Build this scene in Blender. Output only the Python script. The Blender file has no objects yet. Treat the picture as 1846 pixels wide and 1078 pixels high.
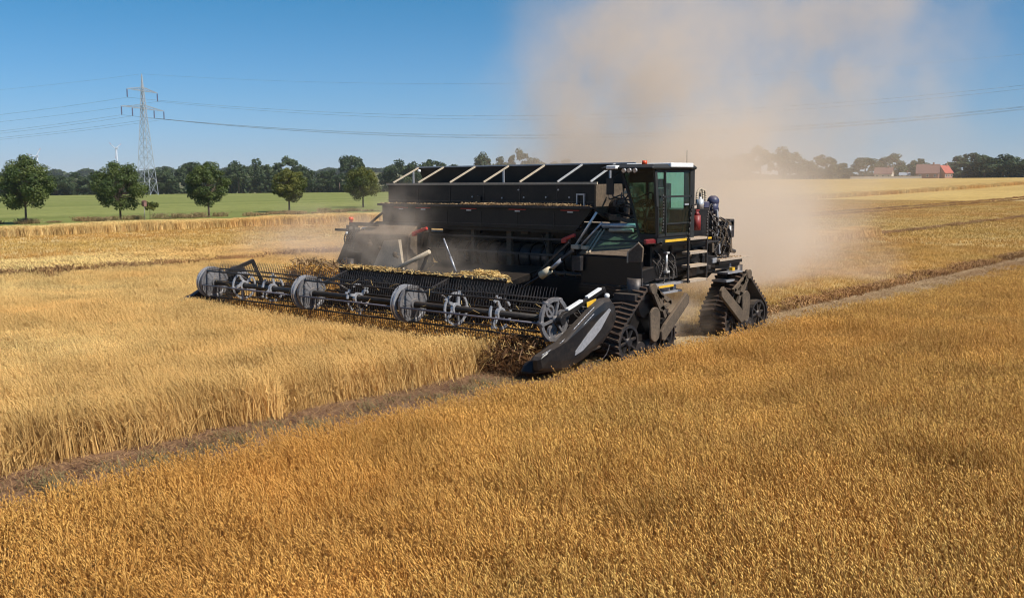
import bpy, math, random
import numpy as np
from mathutils import Vector, Matrix, Euler

sc = bpy.context.scene
col = sc.collection
rad = math.radians

# ------------------------------------------------------------------ camera
cam_data = bpy.data.cameras.new('camera')
cam_data.lens = 34.908
cam_data.sensor_width = 36.0
cam_data.clip_start = 0.1
cam_data.clip_end = 20000.0
cam = bpy.data.objects.new('camera', cam_data)
col.objects.link(cam)
CAM_H = 4.7
a, pitch, roll = rad(41.2), math.atan(213 / 1790.0), math.atan(0.0074)
F0 = Vector((-math.sin(a), math.cos(a), 0)); R0 = Vector((math.cos(a), math.sin(a), 0)); U0 = Vector((0, 0, 1))
F = F0 * math.cos(pitch) - U0 * math.sin(pitch)
U1 = U0 * math.cos(pitch) + F0 * math.sin(pitch)
R = R0 * math.cos(roll) - U1 * math.sin(roll)
U = U1 * math.cos(roll) + R0 * math.sin(roll)
m = Matrix.Identity(4)
for i in range(3):
    m[i][0], m[i][1], m[i][2] = R[i], U[i], -F[i]
m[2][3] = CAM_H
cam.matrix_world = m
sc.camera = cam

# ------------------------------------------------------------------ light
SUN_AZ = math.atan2(0.98, 0.08)          # from +Y towards +X
SUN_EL = rad(46)
world = bpy.data.worlds.new('World'); sc.world = world
world.use_nodes = True
wn = world.node_tree
for n in list(wn.nodes): wn.nodes.remove(n)
sky = wn.nodes.new('ShaderNodeTexSky'); sky.sky_type = 'NISHITA'; sky.sun_disc = False
sky.sun_elevation = SUN_EL; sky.sun_rotation = SUN_AZ
sky.altitude = 0; sky.air_density = 1.0; sky.dust_density = 0.35; sky.ozone_density = 3.0
bg = wn.nodes.new('ShaderNodeBackground'); bg.inputs[1].default_value = 0.085
wo = wn.nodes.new('ShaderNodeOutputWorld')
tc = wn.nodes.new('ShaderNodeTexCoord'); sx = wn.nodes.new('ShaderNodeSeparateXYZ'); wn.links.new(tc.outputs['Generated'], sx.inputs[0])
cr_ = wn.nodes.new('ShaderNodeValToRGB'); wn.links.new(sx.outputs[2], cr_.inputs[0])
els = cr_.color_ramp.elements
els[0].position = 0.0; els[0].color = (0.52, 0.68, 1.16, 1); els[1].position = 1.0; els[1].color = (0.55, 0.80, 0.98, 1)
e_ = els.new(0.08); e_.color = (0.36, 0.66, 1.0, 1)
e_ = els.new(0.18); e_.color = (0.15, 0.60, 0.86, 1)
mu = wn.nodes.new('ShaderNodeMix'); mu.data_type = 'RGBA'; mu.blend_type = 'MULTIPLY'; mu.inputs[0].default_value = 1.0
wn.links.new(sky.outputs[0], mu.inputs[6]); wn.links.new(cr_.outputs[0], mu.inputs[7]); wn.links.new(mu.outputs[2], bg.inputs[0])
wn.links.new(bg.outputs[0], wo.inputs[0])

sd = bpy.data.lights.new('sun', 'SUN'); sd.energy = 4.8; sd.angle = rad(0.5); sd.color = (1.0, 0.94, 0.85)
sun = bpy.data.objects.new('sun', sd); col.objects.link(sun)
S = Vector((math.sin(SUN_AZ) * math.cos(SUN_EL), math.cos(SUN_AZ) * math.cos(SUN_EL), math.sin(SUN_EL)))
sun.rotation_euler = S.to_track_quat('Z', 'Y').to_euler()
sun.location = (0, 0, 60)

sc.view_settings.view_transform = 'Standard'; sc.view_settings.look = 'None'
sc.view_settings.exposure = 0.28; sc.view_settings.gamma = 1.0
sc.view_settings.use_curve_mapping = False
sc.render.engine = 'CYCLES'
cy = sc.cycles
cy.use_denoising = True
sc.cycles.filter_width = 1.1
cy.max_bounces = 6; cy.diffuse_bounces = 3; cy.glossy_bounces = 3; cy.transmission_bounces = 4
cy.transparent_max_bounces = 12; cy.volume_bounces = 2
cy.volume_step_rate = 1.0; cy.volume_max_steps = 64
cy.sample_clamp_indirect = 6.0

# ------------------------------------------------------------------ material helpers
class NT:
    def __init__(self, name):
        self.m = bpy.data.materials.new(name); self.m.use_nodes = True
        self.t = self.m.node_tree
        for n in list(self.t.nodes): self.t.nodes.remove(n)
        self.out = self.t.nodes.new('ShaderNodeOutputMaterial')
    def n(self, kind, **kw):
        nd = self.t.nodes.new(kind)
        for k, v in kw.items(): setattr(nd, k, v)
        return nd
    def put(self, sock, v):
        if hasattr(v, 'is_output') or isinstance(v, bpy.types.NodeSocket): self.t.links.new(v, sock)
        else: sock.default_value = v
    def math(self, op, x, y=None, z=None, clamp=False):
        nd = self.n('ShaderNodeMath', operation=op); nd.use_clamp = clamp
        for i, v in enumerate((x, y, z)):
            if v is not None: self.put(nd.inputs[i], v)
        return nd.outputs[0]
    def vmath(self, op, x, y=None, s=None):
        nd = self.n('ShaderNodeVectorMath', operation=op)
        self.put(nd.inputs[0], x)
        if y is not None: self.put(nd.inputs[1], y)
        if s is not None: self.put(nd.inputs['Scale'], s)
        return nd.outputs['Value'] if op in ('LENGTH', 'DOT_PRODUCT', 'DISTANCE') else nd.outputs[0]
    def noise(self, vec, scale, detail=4, rough=0.55, dist=0.0):
        nd = self.n('ShaderNodeTexNoise'); self.put(nd.inputs['Vector'], vec)
        nd.inputs['Scale'].default_value = scale; nd.inputs['Detail'].default_value = detail
        nd.inputs['Roughness'].default_value = rough; nd.inputs['Distortion'].default_value = dist
        return nd.outputs['Fac'], nd.outputs['Color']
    def ramp(self, fac, lo, hi, a=0.0, b=1.0, smooth=False):
        nd = self.n('ShaderNodeMapRange'); nd.interpolation_type = 'SMOOTHSTEP' if smooth else 'LINEAR'
        self.put(nd.inputs[0], fac)
        for i, v in ((1, lo), (2, hi), (3, a), (4, b)): self.put(nd.inputs[i], v)
        return nd.outputs[0]
    def mix(self, fac, c1, c2):
        nd = self.n('ShaderNodeMix', data_type='RGBA')
        self.put(nd.inputs[0], fac); self.put(nd.inputs[6], c1 if not isinstance(c1, tuple) else (*c1[:3], 1)); self.put(nd.inputs[7], c2 if not isinstance(c2, tuple) else (*c2[:3], 1))
        return nd.outputs[2]
    def pos(self): return self.n('ShaderNodeNewGeometry').outputs['Position']
    def objco(self): return self.n('ShaderNodeTexCoord').outputs['Object']
    def scalev(self, v, s): return self.vmath('MULTIPLY', v, s)
    def attr(self, name, out='Fac'): 
        nd = self.n('ShaderNodeAttribute', attribute_name=name); return nd.outputs[out]
    def principled(self, color, rough=0.6, metal=0.0, bump=None, bump_s=0.3, bump_d=0.02, spec=None, **kw):
        p = self.n('ShaderNodeBsdfPrincipled')
        self.put(p.inputs['Base Color'], color if not isinstance(color, tuple) else (*color[:3], 1))
        self.put(p.inputs['Roughness'], rough); self.put(p.inputs['Metallic'], metal)
        if spec is not None: p.inputs['Specular IOR Level'].default_value = spec
        for k, v in kw.items(): self.put(p.inputs[k], v)
        if bump is not None:
            b = self.n('ShaderNodeBump'); b.inputs['Strength'].default_value = bump_s; b.inputs['Distance'].default_value = bump_d
            self.put(b.inputs['Height'], bump); self.t.links.new(b.outputs[0], p.inputs['Normal'])
        self.t.links.new(p.outputs[0], self.out.inputs['Surface'])
        return p

def dusty(name, base, rough=0.45, metal=0.0, dust=0.5, dustcol=(0.36, 0.26, 0.17), spec=0.5):
    """painted or bare metal with field dust: patchy everywhere, thicker on what faces up"""
    k = NT(name); p = k.pos()
    f1, _ = k.noise(p, 1.3, 5, 0.65); f2, _ = k.noise(p, 14, 4, 0.7)
    up = k.n('ShaderNodeSeparateXYZ'); k.put(up.inputs[0], k.n('ShaderNodeNewGeometry').outputs['Normal'])
    upf = k.ramp(up.outputs[2], 0.35, 0.95, 0.0, 0.65)
    patch = k.ramp(k.math('ADD', k.math('MULTIPLY', f1, 0.7), k.math('MULTIPLY', f2, 0.3)), 0.42, 0.68, 0.0, 0.5)
    fac = k.math('MULTIPLY', k.math('ADD', upf, patch), dust, clamp=True)
    fleck = k.ramp(f2, 0.35, 0.7, 0.85, 1.15)
    c = k.mix(fac, base, dustcol)
    hv = k.n('ShaderNodeHueSaturation'); k.put(hv.inputs['Color'], c); k.put(hv.inputs['Value'], fleck)
    k.principled(hv.outputs[0], k.math('ADD', k.math('MULTIPLY', fac, 0.5), rough, clamp=True), k.math('MULTIPLY', k.math('SUBTRACT', 1.0, fac), metal), bump=f2, bump_s=0.08, bump_d=0.01, spec=spec)
    return k.m

M = {}
M['black'] = dusty('black_paint', (0.007, 0.007, 0.008), 0.42, 0, 0.11, spec=0.3)
M['blackcl'] = dusty('black_paint_clean', (0.005, 0.006, 0.008), 0.3, 0, 0.05, spec=0.35)
M['mid'] = dusty('dark_grey_metal', (0.028, 0.028, 0.032), 0.42, 0.4, 0.32)
M['dustmetal'] = dusty('dust_coated_metal', (0.09, 0.07, 0.052), 0.8, 0.0, 1.0, (0.23, 0.165, 0.11), 0.15)
M['grey'] = dusty('grey_steel', (0.46, 0.47, 0.50), 0.38, 0.55, 0.3)
M['disc'] = dusty('pale_disc_plastic', (0.15, 0.15, 0.16), 0.45, 0.3, 0.4)
M['blue'] = dusty('reel_bar_steel', (0.10, 0.11, 0.16), 0.35, 0.5, 0.4)
M['white'] = dusty('white_paint', (0.78, 0.78, 0.76), 0.4, 0, 0.12)
M['chrome'] = dusty('bright_rod', (0.75, 0.74, 0.72), 0.3, 0.5, 0.15)
M['tan'] = dusty('tan_tube', (0.50, 0.42, 0.31), 0.55, 0.1, 0.7, (0.5, 0.38, 0.25))
M['rubber'] = dusty('track_rubber', (0.014, 0.013, 0.013), 0.75, 0, 0.9, (0.17, 0.10, 0.06))
M['red'] = dusty('red_paint', (0.55, 0.03, 0.02), 0.4, 0, 0.15)
M['redd'] = dusty('dark_red_paint', (0.22, 0.012, 0.015), 0.45, 0, 0.2)
M['darkred'] = dusty('dark_red_lens', (0.16, 0.01, 0.015), 0.25, 0, 0.15)
M['orange'] = dusty('orange_lens', (0.70, 0.08, 0.02), 0.3, 0, 0.05)
M['yellow'] = dusty('yellow_paint', (0.72, 0.42, 0.03), 0.45, 0, 0.2)
M['bluep'] = dusty('blue_plastic', (0.035, 0.04, 0.09), 0.45, 0, 0.35)
M['hose'] = dusty('hose_rubber', (0.02, 0.02, 0.022), 0.5, 0, 0.35)
M['cream'] = dusty('cream_plastic', (0.60, 0.52, 0.36), 0.5, 0, 0.5)
M['tint'] = dusty('dark_cab_trim', (0.012, 0.014, 0.014), 0.6, 0, 0.05)
M['step'] = dusty('step_grating', (0.42, 0.34, 0.26), 0.6, 0.2, 0.8, (0.55, 0.40, 0.26))

def glass_mat(name, tint):
    k = NT(name)
    g = k.n('ShaderNodeBsdfGlossy'); g.inputs['Roughness'].default_value = 0.03; g.inputs['Color'].default_value = (0.9, 1, 0.96, 1)
    t = k.n('ShaderNodeBsdfTransparent'); t.inputs[0].default_value = (*tint, 1)
    d = k.n('ShaderNodeBsdfDiffuse'); d.inputs[0].default_value = (0.30, 0.25, 0.17, 1)
    fr = k.n('ShaderNodeFresnel'); fr.inputs[0].default_value = 1.35
    mx = k.n('ShaderNodeMixShader'); k.put(mx.inputs[0], k.math('MULTIPLY', fr.outputs[0], k.math('SUBTRACT', 1.0, k.n('ShaderNodeNewGeometry').outputs['Backfacing']))); k.t.links.new(t.outputs[0], mx.inputs[1]); k.t.links.new(g.outputs[0], mx.inputs[2])
    f, _ = k.noise(k.scalev(k.pos(), (9, 9, 1.2)), 1.0, 4, 0.7)
    m2 = k.n('ShaderNodeMixShader'); k.put(m2.inputs[0], k.ramp(f, 0.4, 0.75, 0.01, 0.07)); k.t.links.new(mx.outputs[0], m2.inputs[1]); k.t.links.new(d.outputs[0], m2.inputs[2])
    k.t.links.new(m2.outputs[0], k.out.inputs['Surface'])
    return k.m
M['glass'] = glass_mat('tinted_cab_glass', (0.70, 0.90, 0.87))
M['glassf'] = glass_mat('dusty_windscreen', (0.50, 0.58, 0.52))

def crop_mat(name, ear, stem, dark, big_scale=0.05):
    k = NT(name)
    tint = k.attr('tint'); part = k.attr('part')
    p = k.pos()
    f, _ = k.noise(k.scalev(p, (1, 1, 0.2)), big_scale, 3, 0.6)
    g, _ = k.noise(k.scalev(p, (1, 1, 0.1)), 0.55, 3, 0.6)
    rnd = k.n('ShaderNodeObjectInfo').outputs['Random']
    c = k.mix(part, stem, ear)
    c = k.mix(k.ramp(tint, 0.0, 0.7, 1.0, 0.0), c, dark)
    c = k.mix(k.ramp(f, 0.40, 0.60, 0.0, 0.75), c, (ear[0] * 0.80, ear[1] * 0.62, ear[2] * 0.5))
    hv = k.n('ShaderNodeHueSaturation'); k.put(hv.inputs['Color'], c)
    k.put(hv.inputs['Value'], k.math('ADD', k.ramp(g, 0.3, 0.7, 0.72, 1.18), k.math('MULTIPLY', rnd, 0.12)))
    pr = k.principled(hv.outputs[0], 0.6, spec=0.25)
    tr = k.n('ShaderNodeBsdfTranslucent'); k.put(tr.inputs[0], hv.outputs[0])
    mx = k.n('ShaderNodeMixShader'); mx.inputs[0].default_value = 0.15
    k.t.links.new(pr.outputs[0], mx.inputs[1]); k.t.links.new(tr.outputs[0], mx.inputs[2])
    k.t.links.new(mx.outputs[0], k.out.inputs['Surface'])
    return k.m
M['crop_near'] = crop_mat('ripe_barley_near', (0.75, 0.475, 0.130), (0.60, 0.38, 0.11), (0.31, 0.13, 0.025))
M['crop_left'] = crop_mat('ripe_barley_pale', (0.83, 0.635, 0.25), (0.85, 0.67, 0.31), (0.40, 0.21, 0.07))
M['blackdiv'] = dusty('dusty_divider_plastic', (0.009, 0.009, 0.010), 0.38, 0, 0.2, spec=0.45)
M['tangle_shade'] = crop_mat('tangled_stalks_painted_shade', (0.16, 0.085, 0.03), (0.12, 0.06, 0.025), (0.03, 0.017, 0.008))  # stalk colour darkened: the machine's shade is painted into it
M['weed'] = crop_mat('dark_dry_weeds', (0.46, 0.28, 0.12), (0.38, 0.23, 0.10), (0.18, 0.095, 0.04))
M['stubble'] = crop_mat('stubble_straw', (0.62, 0.42, 0.13), (0.60, 0.41, 0.13), (0.36, 0.22, 0.055))
M['verge'] = crop_mat('dry_verge_grass', (0.42, 0.32, 0.17), (0.34, 0.27, 0.12), (0.16, 0.13, 0.05))
M['strawbit'] = crop_mat('loose_straw', (0.42, 0.30, 0.16), (0.44, 0.31, 0.16), (0.14, 0.08, 0.045))
M['grass'] = crop_mat('green_grass', (0.27, 0.26, 0.13), (0.22, 0.22, 0.11), (0.13, 0.12, 0.06))

def soil_mat():
    k = NT('dry_soil'); p = k.pos()
    f, _ = k.noise(p, 0.8, 6, 0.7); s, _ = k.noise(k.scalev(p, (9, 1.6, 1)), 1.0, 4, 0.7); h, _ = k.noise(p, 12, 4, 0.7)
    c = k.mix(k.ramp(f, 0.35, 0.65), (0.10, 0.05, 0.032), (0.24, 0.14, 0.08))
    c = k.mix(k.ramp(s, 0.55, 0.7, 0, 0.6), c, (0.42, 0.30, 0.16))
    k.principled(c, 0.95, bump=h, bump_s=0.7, bump_d=0.05, spec=0.1)
    return k.m
M['soil'] = soil_mat()
def field_mat(name, c1, c2, c3, stripe=(0.25, 0.01), sc1=1.2):
    k = NT(name); p = k.pos()
    f, _ = k.noise(p, 0.03, 4, 0.6); s, _ = k.noise(k.scalev(p, (stripe[0], stripe[1], 1)), 1.0, 4, 0.65); h, _ = k.noise(p, sc1, 5, 0.75)
    c = k.mix(k.ramp(s, 0.38, 0.62), c1, c2)
    c = k.mix(k.ramp(f, 0.4, 0.65, 0, 0.5), c, c3)
    hv = k.n('ShaderNodeHueSaturation'); k.put(hv.inputs['Color'], c); k.put(hv.inputs['Value'], k.ramp(h, 0.3, 0.7, 0.72, 1.25))
    k.principled(hv.outputs[0], 0.95, bump=h, bump_s=0.6, bump_d=0.15, spec=0.05)
    return k.m
M['f_stub'] = field_mat('stubble_ground', (0.42, 0.29, 0.12), (0.52, 0.37, 0.16), (0.36, 0.27, 0.09), (0.8, 0.012), 3.0)
M['f_stub2'] = field_mat('stubble_ground_pale', (0.48, 0.33, 0.12), (0.66, 0.50, 0.25), (0.52, 0.36, 0.13), (0.16, 0.008), 2.0)
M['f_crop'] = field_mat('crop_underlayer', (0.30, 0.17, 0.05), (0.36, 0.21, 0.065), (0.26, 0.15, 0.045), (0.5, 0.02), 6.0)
M['f_far'] = field_mat('far_crop_surface', (0.46, 0.30, 0.10), (0.54, 0.37, 0.13), (0.42, 0.28, 0.085), (0.05, 0.008), 0.8)
M['f_green'] = field_mat('meadow_grass', (0.15, 0.175, 0.045), (0.25, 0.26, 0.08), (0.20, 0.21, 0.065), (0.09, 0.004), 0.5)
M['f_land'] = field_mat('far_land', (0.05, 0.075, 0.03), (0.10, 0.11, 0.05), (0.34, 0.26, 0.12), (0.004, 0.002), 0.01)

M['f_lane'] = field_mat('straw_strewn_lane', (0.40, 0.29, 0.16), (0.52, 0.40, 0.24), (0.30, 0.20, 0.11), (1.2, 0.05), 3.0)
def leaf_mat(name, c1, c2):
    k = NT(name); t = k.attr('tint')
    c = k.mix(t, c1, c2)
    pr = k.principled(c, 0.55, spec=0.3)
    tr = k.n('ShaderNodeBsdfTranslucent'); k.put(tr.inputs[0], c)
    mx = k.n('ShaderNodeMixShader'); mx.inputs[0].default_value = 0.3
    k.t.links.new(pr.outputs[0], mx.inputs[1]); k.t.links.new(tr.outputs[0], mx.inputs[2]); k.t.links.new(mx.outputs[0], k.out.inputs['Surface'])
    return k.m
M['leaf'] = leaf_mat('leaf_green', (0.030, 0.062, 0.014), (0.125, 0.155, 0.036))
M['leafy'] = leaf_mat('leaf_yellowing', (0.036, 0.066, 0.013), (0.20, 0.19, 0.036))
M['leafd'] = leaf_mat('leaf_dark', (0.028, 0.052, 0.020), (0.080, 0.105, 0.040))
def simple(name, c, rough=0.8, sc_=6.0, var=0.25, metal=0.0):
    k = NT(name); f, _ = k.noise(k.pos(), sc_, 5, 0.65)
    hv = k.n('ShaderNodeHueSaturation'); hv.inputs['Color'].default_value = (*c, 1); k.put(hv.inputs['Value'], k.ramp(f, 0.3, 0.7, 1 - var, 1 + var))
    k.principled(hv.outputs[0], rough, metal, bump=f, bump_s=0.4, bump_d=0.02)
    return k.m
M['bark'] = simple('bark', (0.10, 0.07, 0.05), 0.9, 8)
M['galv'] = simple('galvanised_steel', (0.30, 0.33, 0.37), 0.6, 2, 0.1, 0.0)
M['insul'] = simple('insulator_brown', (0.10, 0.06, 0.13), 0.4, 2, 0.1)
M['wire'] = simple('wire_metal', (0.16, 0.17, 0.19), 0.6, 2, 0.1)
M['turb'] = simple('turbine_white', (0.52, 0.55, 0.60), 0.5, 1, 0.05)
M['turbred'] = simple('turbine_red', (0.6, 0.15, 0.12), 0.5, 1, 0.05)
M['tile'] = simple('roof_tile', (0.38, 0.09, 0.06), 0.8, 1.5, 0.3)
M['tiled'] = simple('old_roof_tile', (0.20, 0.10, 0.08), 0.8, 1.5, 0.3)
M['wall'] = simple('rendered_wall', (0.55, 0.50, 0.42), 0.9, 1.5, 0.15)
M['brickw'] = simple('brick_wall', (0.28, 0.15, 0.11), 0.9, 1.5, 0.2)
M['pane'] = simple('window_pane', (0.03, 0.035, 0.04), 0.15, 1, 0.1)
M['pole'] = simple('weathered_wood', (0.30, 0.27, 0.22), 0.9, 4, 0.2)

# ------------------------------------------------------------------ mesh helpers
class MB:
    def __init__(self): self.v = []; self.f = []; self.s = []
    def add(self, vs, fs, smooth=False):
        o = len(self.v); self.v += [tuple(p) for p in vs]
        for q in fs: self.f.append(tuple(i + o for i in q)); self.s.append(smooth)
        return self
    def box(self, x0, x1, y0, y1, z0, z1):
        vs = [(x, y, z) for z in (z0, z1) for x, y in ((x0, y0), (x1, y0), (x1, y1), (x0, y1))]
        return self.add(vs, [(3, 2, 1, 0), (4, 5, 6, 7), (0, 1, 5, 4), (1, 2, 6, 5), (2, 3, 7, 6), (3, 0, 4, 7)])
    def hexa(self, b, t):
        """b, t: four bottom and four top corners, same order"""
        return self.add(list(b) + list(t), [(3, 2, 1, 0), (4, 5, 6, 7), (0, 1, 5, 4), (1, 2, 6, 5), (2, 3, 7, 6), (3, 0, 4, 7)])
    def beam(self, p0, p1, w, h=None):
        h = h or w; p0 = Vector(p0); p1 = Vector(p1); d = (p1 - p0).normalized()
        s = d.cross(Vector((0, 0, 1)))
        if s.length < 1e-3: s = Vector((1, 0, 0))
        s.normalize(); u = s.cross(d); s *= w / 2; u *= h / 2
        return self.hexa([p0 - s - u, p0 + s - u, p0 + s + u, p0 - s + u], [p1 - s - u, p1 + s - u, p1 + s + u, p1 - s + u])
    def cyl(self, p0, p1, r0, r1=None, n=10, caps=True):
        r1 = r0 if r1 is None else r1; p0 = Vector(p0); p1 = Vector(p1); d = (p1 - p0).normalized()
        s = d.orthogonal().normalized(); u = d.cross(s)
        o = len(self.v); vs = []
        for p, r in ((p0, r0), (p1, r1)):
            for i in range(n):
                t = 2 * math.pi * i / n; vs.append(p + s * (r * math.cos(t)) + u * (r * math.sin(t)))
        fs = [(i, (i + 1) % n, n + (i + 1) % n, n + i) for i in range(n)]
        self.add(vs, fs, True)
        if caps:
            self.f.append(tuple(o + i for i in reversed(range(n)))); self.s.append(False)
            self.f.append(tuple(o + n + i for i in range(n))); self.s.append(False)
        return self
    def tube(self, pts, r, n=6):
        for p, q in zip(pts[:-1], pts[1:]): self.cyl(p, q, r, r, n)
        return self
    def curve(self, pts, r, n=6, k=6):
        """smooth tube through points (Catmull-Rom)"""
        P = [Vector(p) for p in pts]; P = [P[0] * 2 - P[1]] + P + [P[-1] * 2 - P[-2]]; out = []
        for i in range(1, len(P) - 2):
            for j in range(k):
                t = j / k; p0, p1, p2, p3 = P[i - 1:i + 3]
                out.append(0.5 * ((2 * p1) + (p2 - p0) * t + (2 * p0 - 5 * p1 + 4 * p2 - p3) * t * t + (3 * p1 - p0 - 3 * p2 + p3) * t ** 3))
        out.append(P[-2]); return self.tube(out, r, n)
    def prism(self, poly, ax, a0, a1):
        """poly: 2D outline; ax 'x': (y,z) extruded in x; 'y': (x,z) in y; 'z': (x,y) in z"""
        def P(p, t):
            return (t, p[0], p[1]) if ax == 'x' else ((p[0], t, p[1]) if ax == 'y' else (p[0], p[1], t))
        n = len(poly); vs = [P(p, a0) for p in poly] + [P(p, a1) for p in poly]
        fs = [tuple(range(n)), tuple(reversed(range(n, 2 * n)))] + [(i, n + i, n + (i + 1) % n, (i + 1) % n) for i in range(n)]
        return self.add(vs, fs)
    def loft(self, rings, caps=True, smooth=False):
        n = len(rings[0]); o = len(self.v); vs = [p for r in rings for p in r]; fs = []
        for k in range(len(rings) - 1):
            for i in range(n): fs.append((k * n + i, k * n + (i + 1) % n, (k + 1) * n + (i + 1) % n, (k + 1) * n + i))
        self.add(vs, fs, smooth)
        if caps:
            self.f.append(tuple(o + i for i in reversed(range(n)))); self.s.append(False)
            self.f.append(tuple(o + (len(rings) - 1) * n + i for i in range(n))); self.s.append(False)
        return self
    def ball(self, c, r, n=10, k=6, sz=1.0):
        rings = []
        for j in range(1, k):
            t = math.pi * j / k
            rings.append([(c[0] + r * math.sin(t) * math.cos(2 * math.pi * i / n), c[1] + r * math.sin(t) * math.sin(2 * math.pi * i / n), c[2] - r * sz * math.cos(t)) for i in range(n)])
        return self.loft(rings, True, True)
    def ringx(self, x0, x1, cy_, cz, ro, ri, n=24, a0=0.0, a1=2 * math.pi):
        """annulus in the YZ plane between x0 and x1"""
        full = abs(a1 - a0 - 2 * math.pi) < 1e-6; m_ = n if full else n + 1
        vs = []
        for i in range(m_):
            t = a0 + (a1 - a0) * i / n; c, s = math.cos(t), math.sin(t)
            vs += [(x0, cy_ + ro * c, cz + ro * s), (x1, cy_ + ro * c, cz + ro * s), (x1, cy_ + ri * c, cz + ri * s), (x0, cy_ + ri * c, cz + ri * s)]
        fs = []
        for i in range(n):
            j = (i + 1) % m_
            for q in range(4):
                fs.append((i * 4 + q, i * 4 + (q + 1) % 4, j * 4 + (q + 1) % 4, j * 4 + q))
        return self.add(vs, fs)
    def build(self, name, mat, parent=None, org=None, bevel=0.0, kind=None, label=None, recalc=True, link=True):
        o = Vector(org) if org is not None else Vector((0, 0, 0))
        me = bpy.data.meshes.new(name); me.from_pydata([(p[0] - o.x, p[1] - o.y, p[2] - o.z) for p in self.v], [], self.f)
        me.polygons.foreach_set('use_smooth', self.s)
        if recalc:
            import bmesh
            bm = bmesh.new(); bm.from_mesh(me); bmesh.ops.recalc_face_normals(bm, faces=bm.faces); bm.to_mesh(me); bm.free()
        me.materials.append(mat); me.update()
        ob = bpy.data.objects.new(name, me)
        if link: col.objects.link(ob)
        if parent is not None: ob.parent = parent
        else: ob.location = o
        if bevel:
            b = ob.modifiers.new('bevel', 'BEVEL'); b.width = bevel; b.segments = 1; b.limit_method = 'ANGLE'; b.angle_limit = rad(40)
        if kind: ob['kind'] = kind
        if label: ob['label'] = label
        return ob

def tag(o, label, cat, group=None):
    o['label'] = label; o['category'] = cat
    if group: o['group'] = group
    return o
def empty(name, loc, rz=0.0):
    o = bpy.data.objects.new(name, None); col.objects.link(o); o.location = loc; o.rotation_euler = (0, 0, rz); o.empty_display_size = 0.2
    return o
def copy_tree(o, parent=None):
    c = o.copy(); col.objects.link(c)
    if parent is not None: c.parent = parent
    for ch in list(o.children): copy_tree(ch, c)
    return c
def np_mesh(name, V, Fc, mat, attrs=None, link=True, smooth=False):
    """V (n,3); Fc (m,k) equal-size faces; attrs {name: per-vertex floats}"""
    me = bpy.data.meshes.new(name); V = np.asarray(V, np.float32); Fc = np.asarray(Fc, np.int32)
    me.vertices.add(len(V)); me.vertices.foreach_set('co', V.ravel())
    k = Fc.shape[1]; me.loops.add(Fc.size); me.loops.foreach_set('vertex_index', Fc.ravel())
    me.polygons.add(len(Fc)); me.polygons.foreach_set('loop_start', np.arange(0, Fc.size, k, dtype=np.int32))
    me.update(calc_edges=True)
    if smooth: me.polygons.foreach_set('use_smooth', [True] * len(Fc))
    for an, av in (attrs or {}).items():
        at = me.attributes.new(an, 'FLOAT', 'POINT'); at.data.foreach_set('value', np.asarray(av, np.float32))
    me.materials.append(mat); me.validate()
    ob = bpy.data.objects.new(name, me)
    if link: col.objects.link(ob)
    return ob

# ------------------------------------------------------------------ terrain
def sm(x, lo, hi):
    t = np.clip((np.asarray(x, float) - lo) / (hi - lo), 0, 1); return t * t * (3 - 2 * t)
def T(x, y):
    x = np.asarray(x, float); y = np.asarray(y, float); d = np.hypot(x, y) + 1e-6; az = np.arctan2(x, y)
    right = sm(az, -0.80, -0.45)
    z = 4.2 * sm(d, 150, 600) * right
    z = z + (16.0 * sm(d, 700, 1700) + 2.0 * np.sin(az * 23) * sm(d, 700, 1700) + 6 * np.exp(-((az + 0.852) / 0.03) ** 2) * sm(d, 700, 950)) * (1 - 0.85 * right)
    return z
def sheet(name, mat, xs, ys, off, noise=0.0, skirt=None):
    X, Y = np.meshgrid(np.asarray(xs, float), np.asarray(ys, float))
    Z = T(X, Y) + off
    if noise:
        r_ = np.random.RandomState(3); Z = Z + r_.uniform(-noise, noise, Z.shape)
    V = np.stack([X, Y, Z], -1).reshape(-1, 3); nx, ny = len(xs), len(ys)
    i, j = np.meshgrid(np.arange(nx - 1), np.arange(ny - 1)); b = (j * nx + i).ravel()
    Fc = np.stack([b, b + 1, b + nx + 1, b + nx], 1)
    o = np_mesh(name, V, Fc, mat, smooth=True); o['kind'] = 'structure'
    return o
# wide ground: polar grid out to the horizon
rr = np.concatenate([np.linspace(0, 150, 16), np.linspace(180, 900, 25), np.linspace(960, 2400, 25), np.array([3000, 4500, 7000, 11000])])
th = np.linspace(0, 2 * np.pi, 361)
RR, TH = np.meshgrid(rr, th); X = RR * np.sin(TH); Y = RR * np.cos(TH)
TH2 = np.where(TH > np.pi, TH - 2 * np.pi, TH)
Z = T(X, Y) - 0.05 - 0.0006 * RR
nr = len(rr); i, j = np.meshgrid(np.arange(nr - 1), np.arange(360)); b = (j * nr + i).ravel()
land = np_mesh('ground', np.stack([X, Y, Z], -1).reshape(-1, 3), np.stack([b, b + 1, b + nr + 1, b + nr], 1), M['f_land'], smooth=True)
land['kind'] = 'structure'
def span(a_, b_, st): return np.linspace(a_, b_, max(2, int(abs(b_ - a_) / st) + 1))
soil = sheet('field_ground', M['soil'], span(-60, 12, 4), span(-20, 160, 4), 0.0)
sheet('stubble_field', M['f_stub'], span(-31.0, -16.2, 2.5), np.concatenate([span(20.5, 200, 5), span(210, 900, 15)]), 0.02)
sheet('far_stubble_field', M['f_stub2'], span(-91, -54.6, 4), span(-90, 170, 5), 0.03)
sheet('upper_stubble_field', M['f_far'], span(-91, -54.6, 4), np.concatenate([span(170, 200, 5), span(210, 900, 15)]), 0.03)
sheet('far_stubble', M['f_stub'], span(-54, -31.1, 3), np.concatenate([span(50, 200, 5), span(210, 900, 15)]), 0.05)
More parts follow.
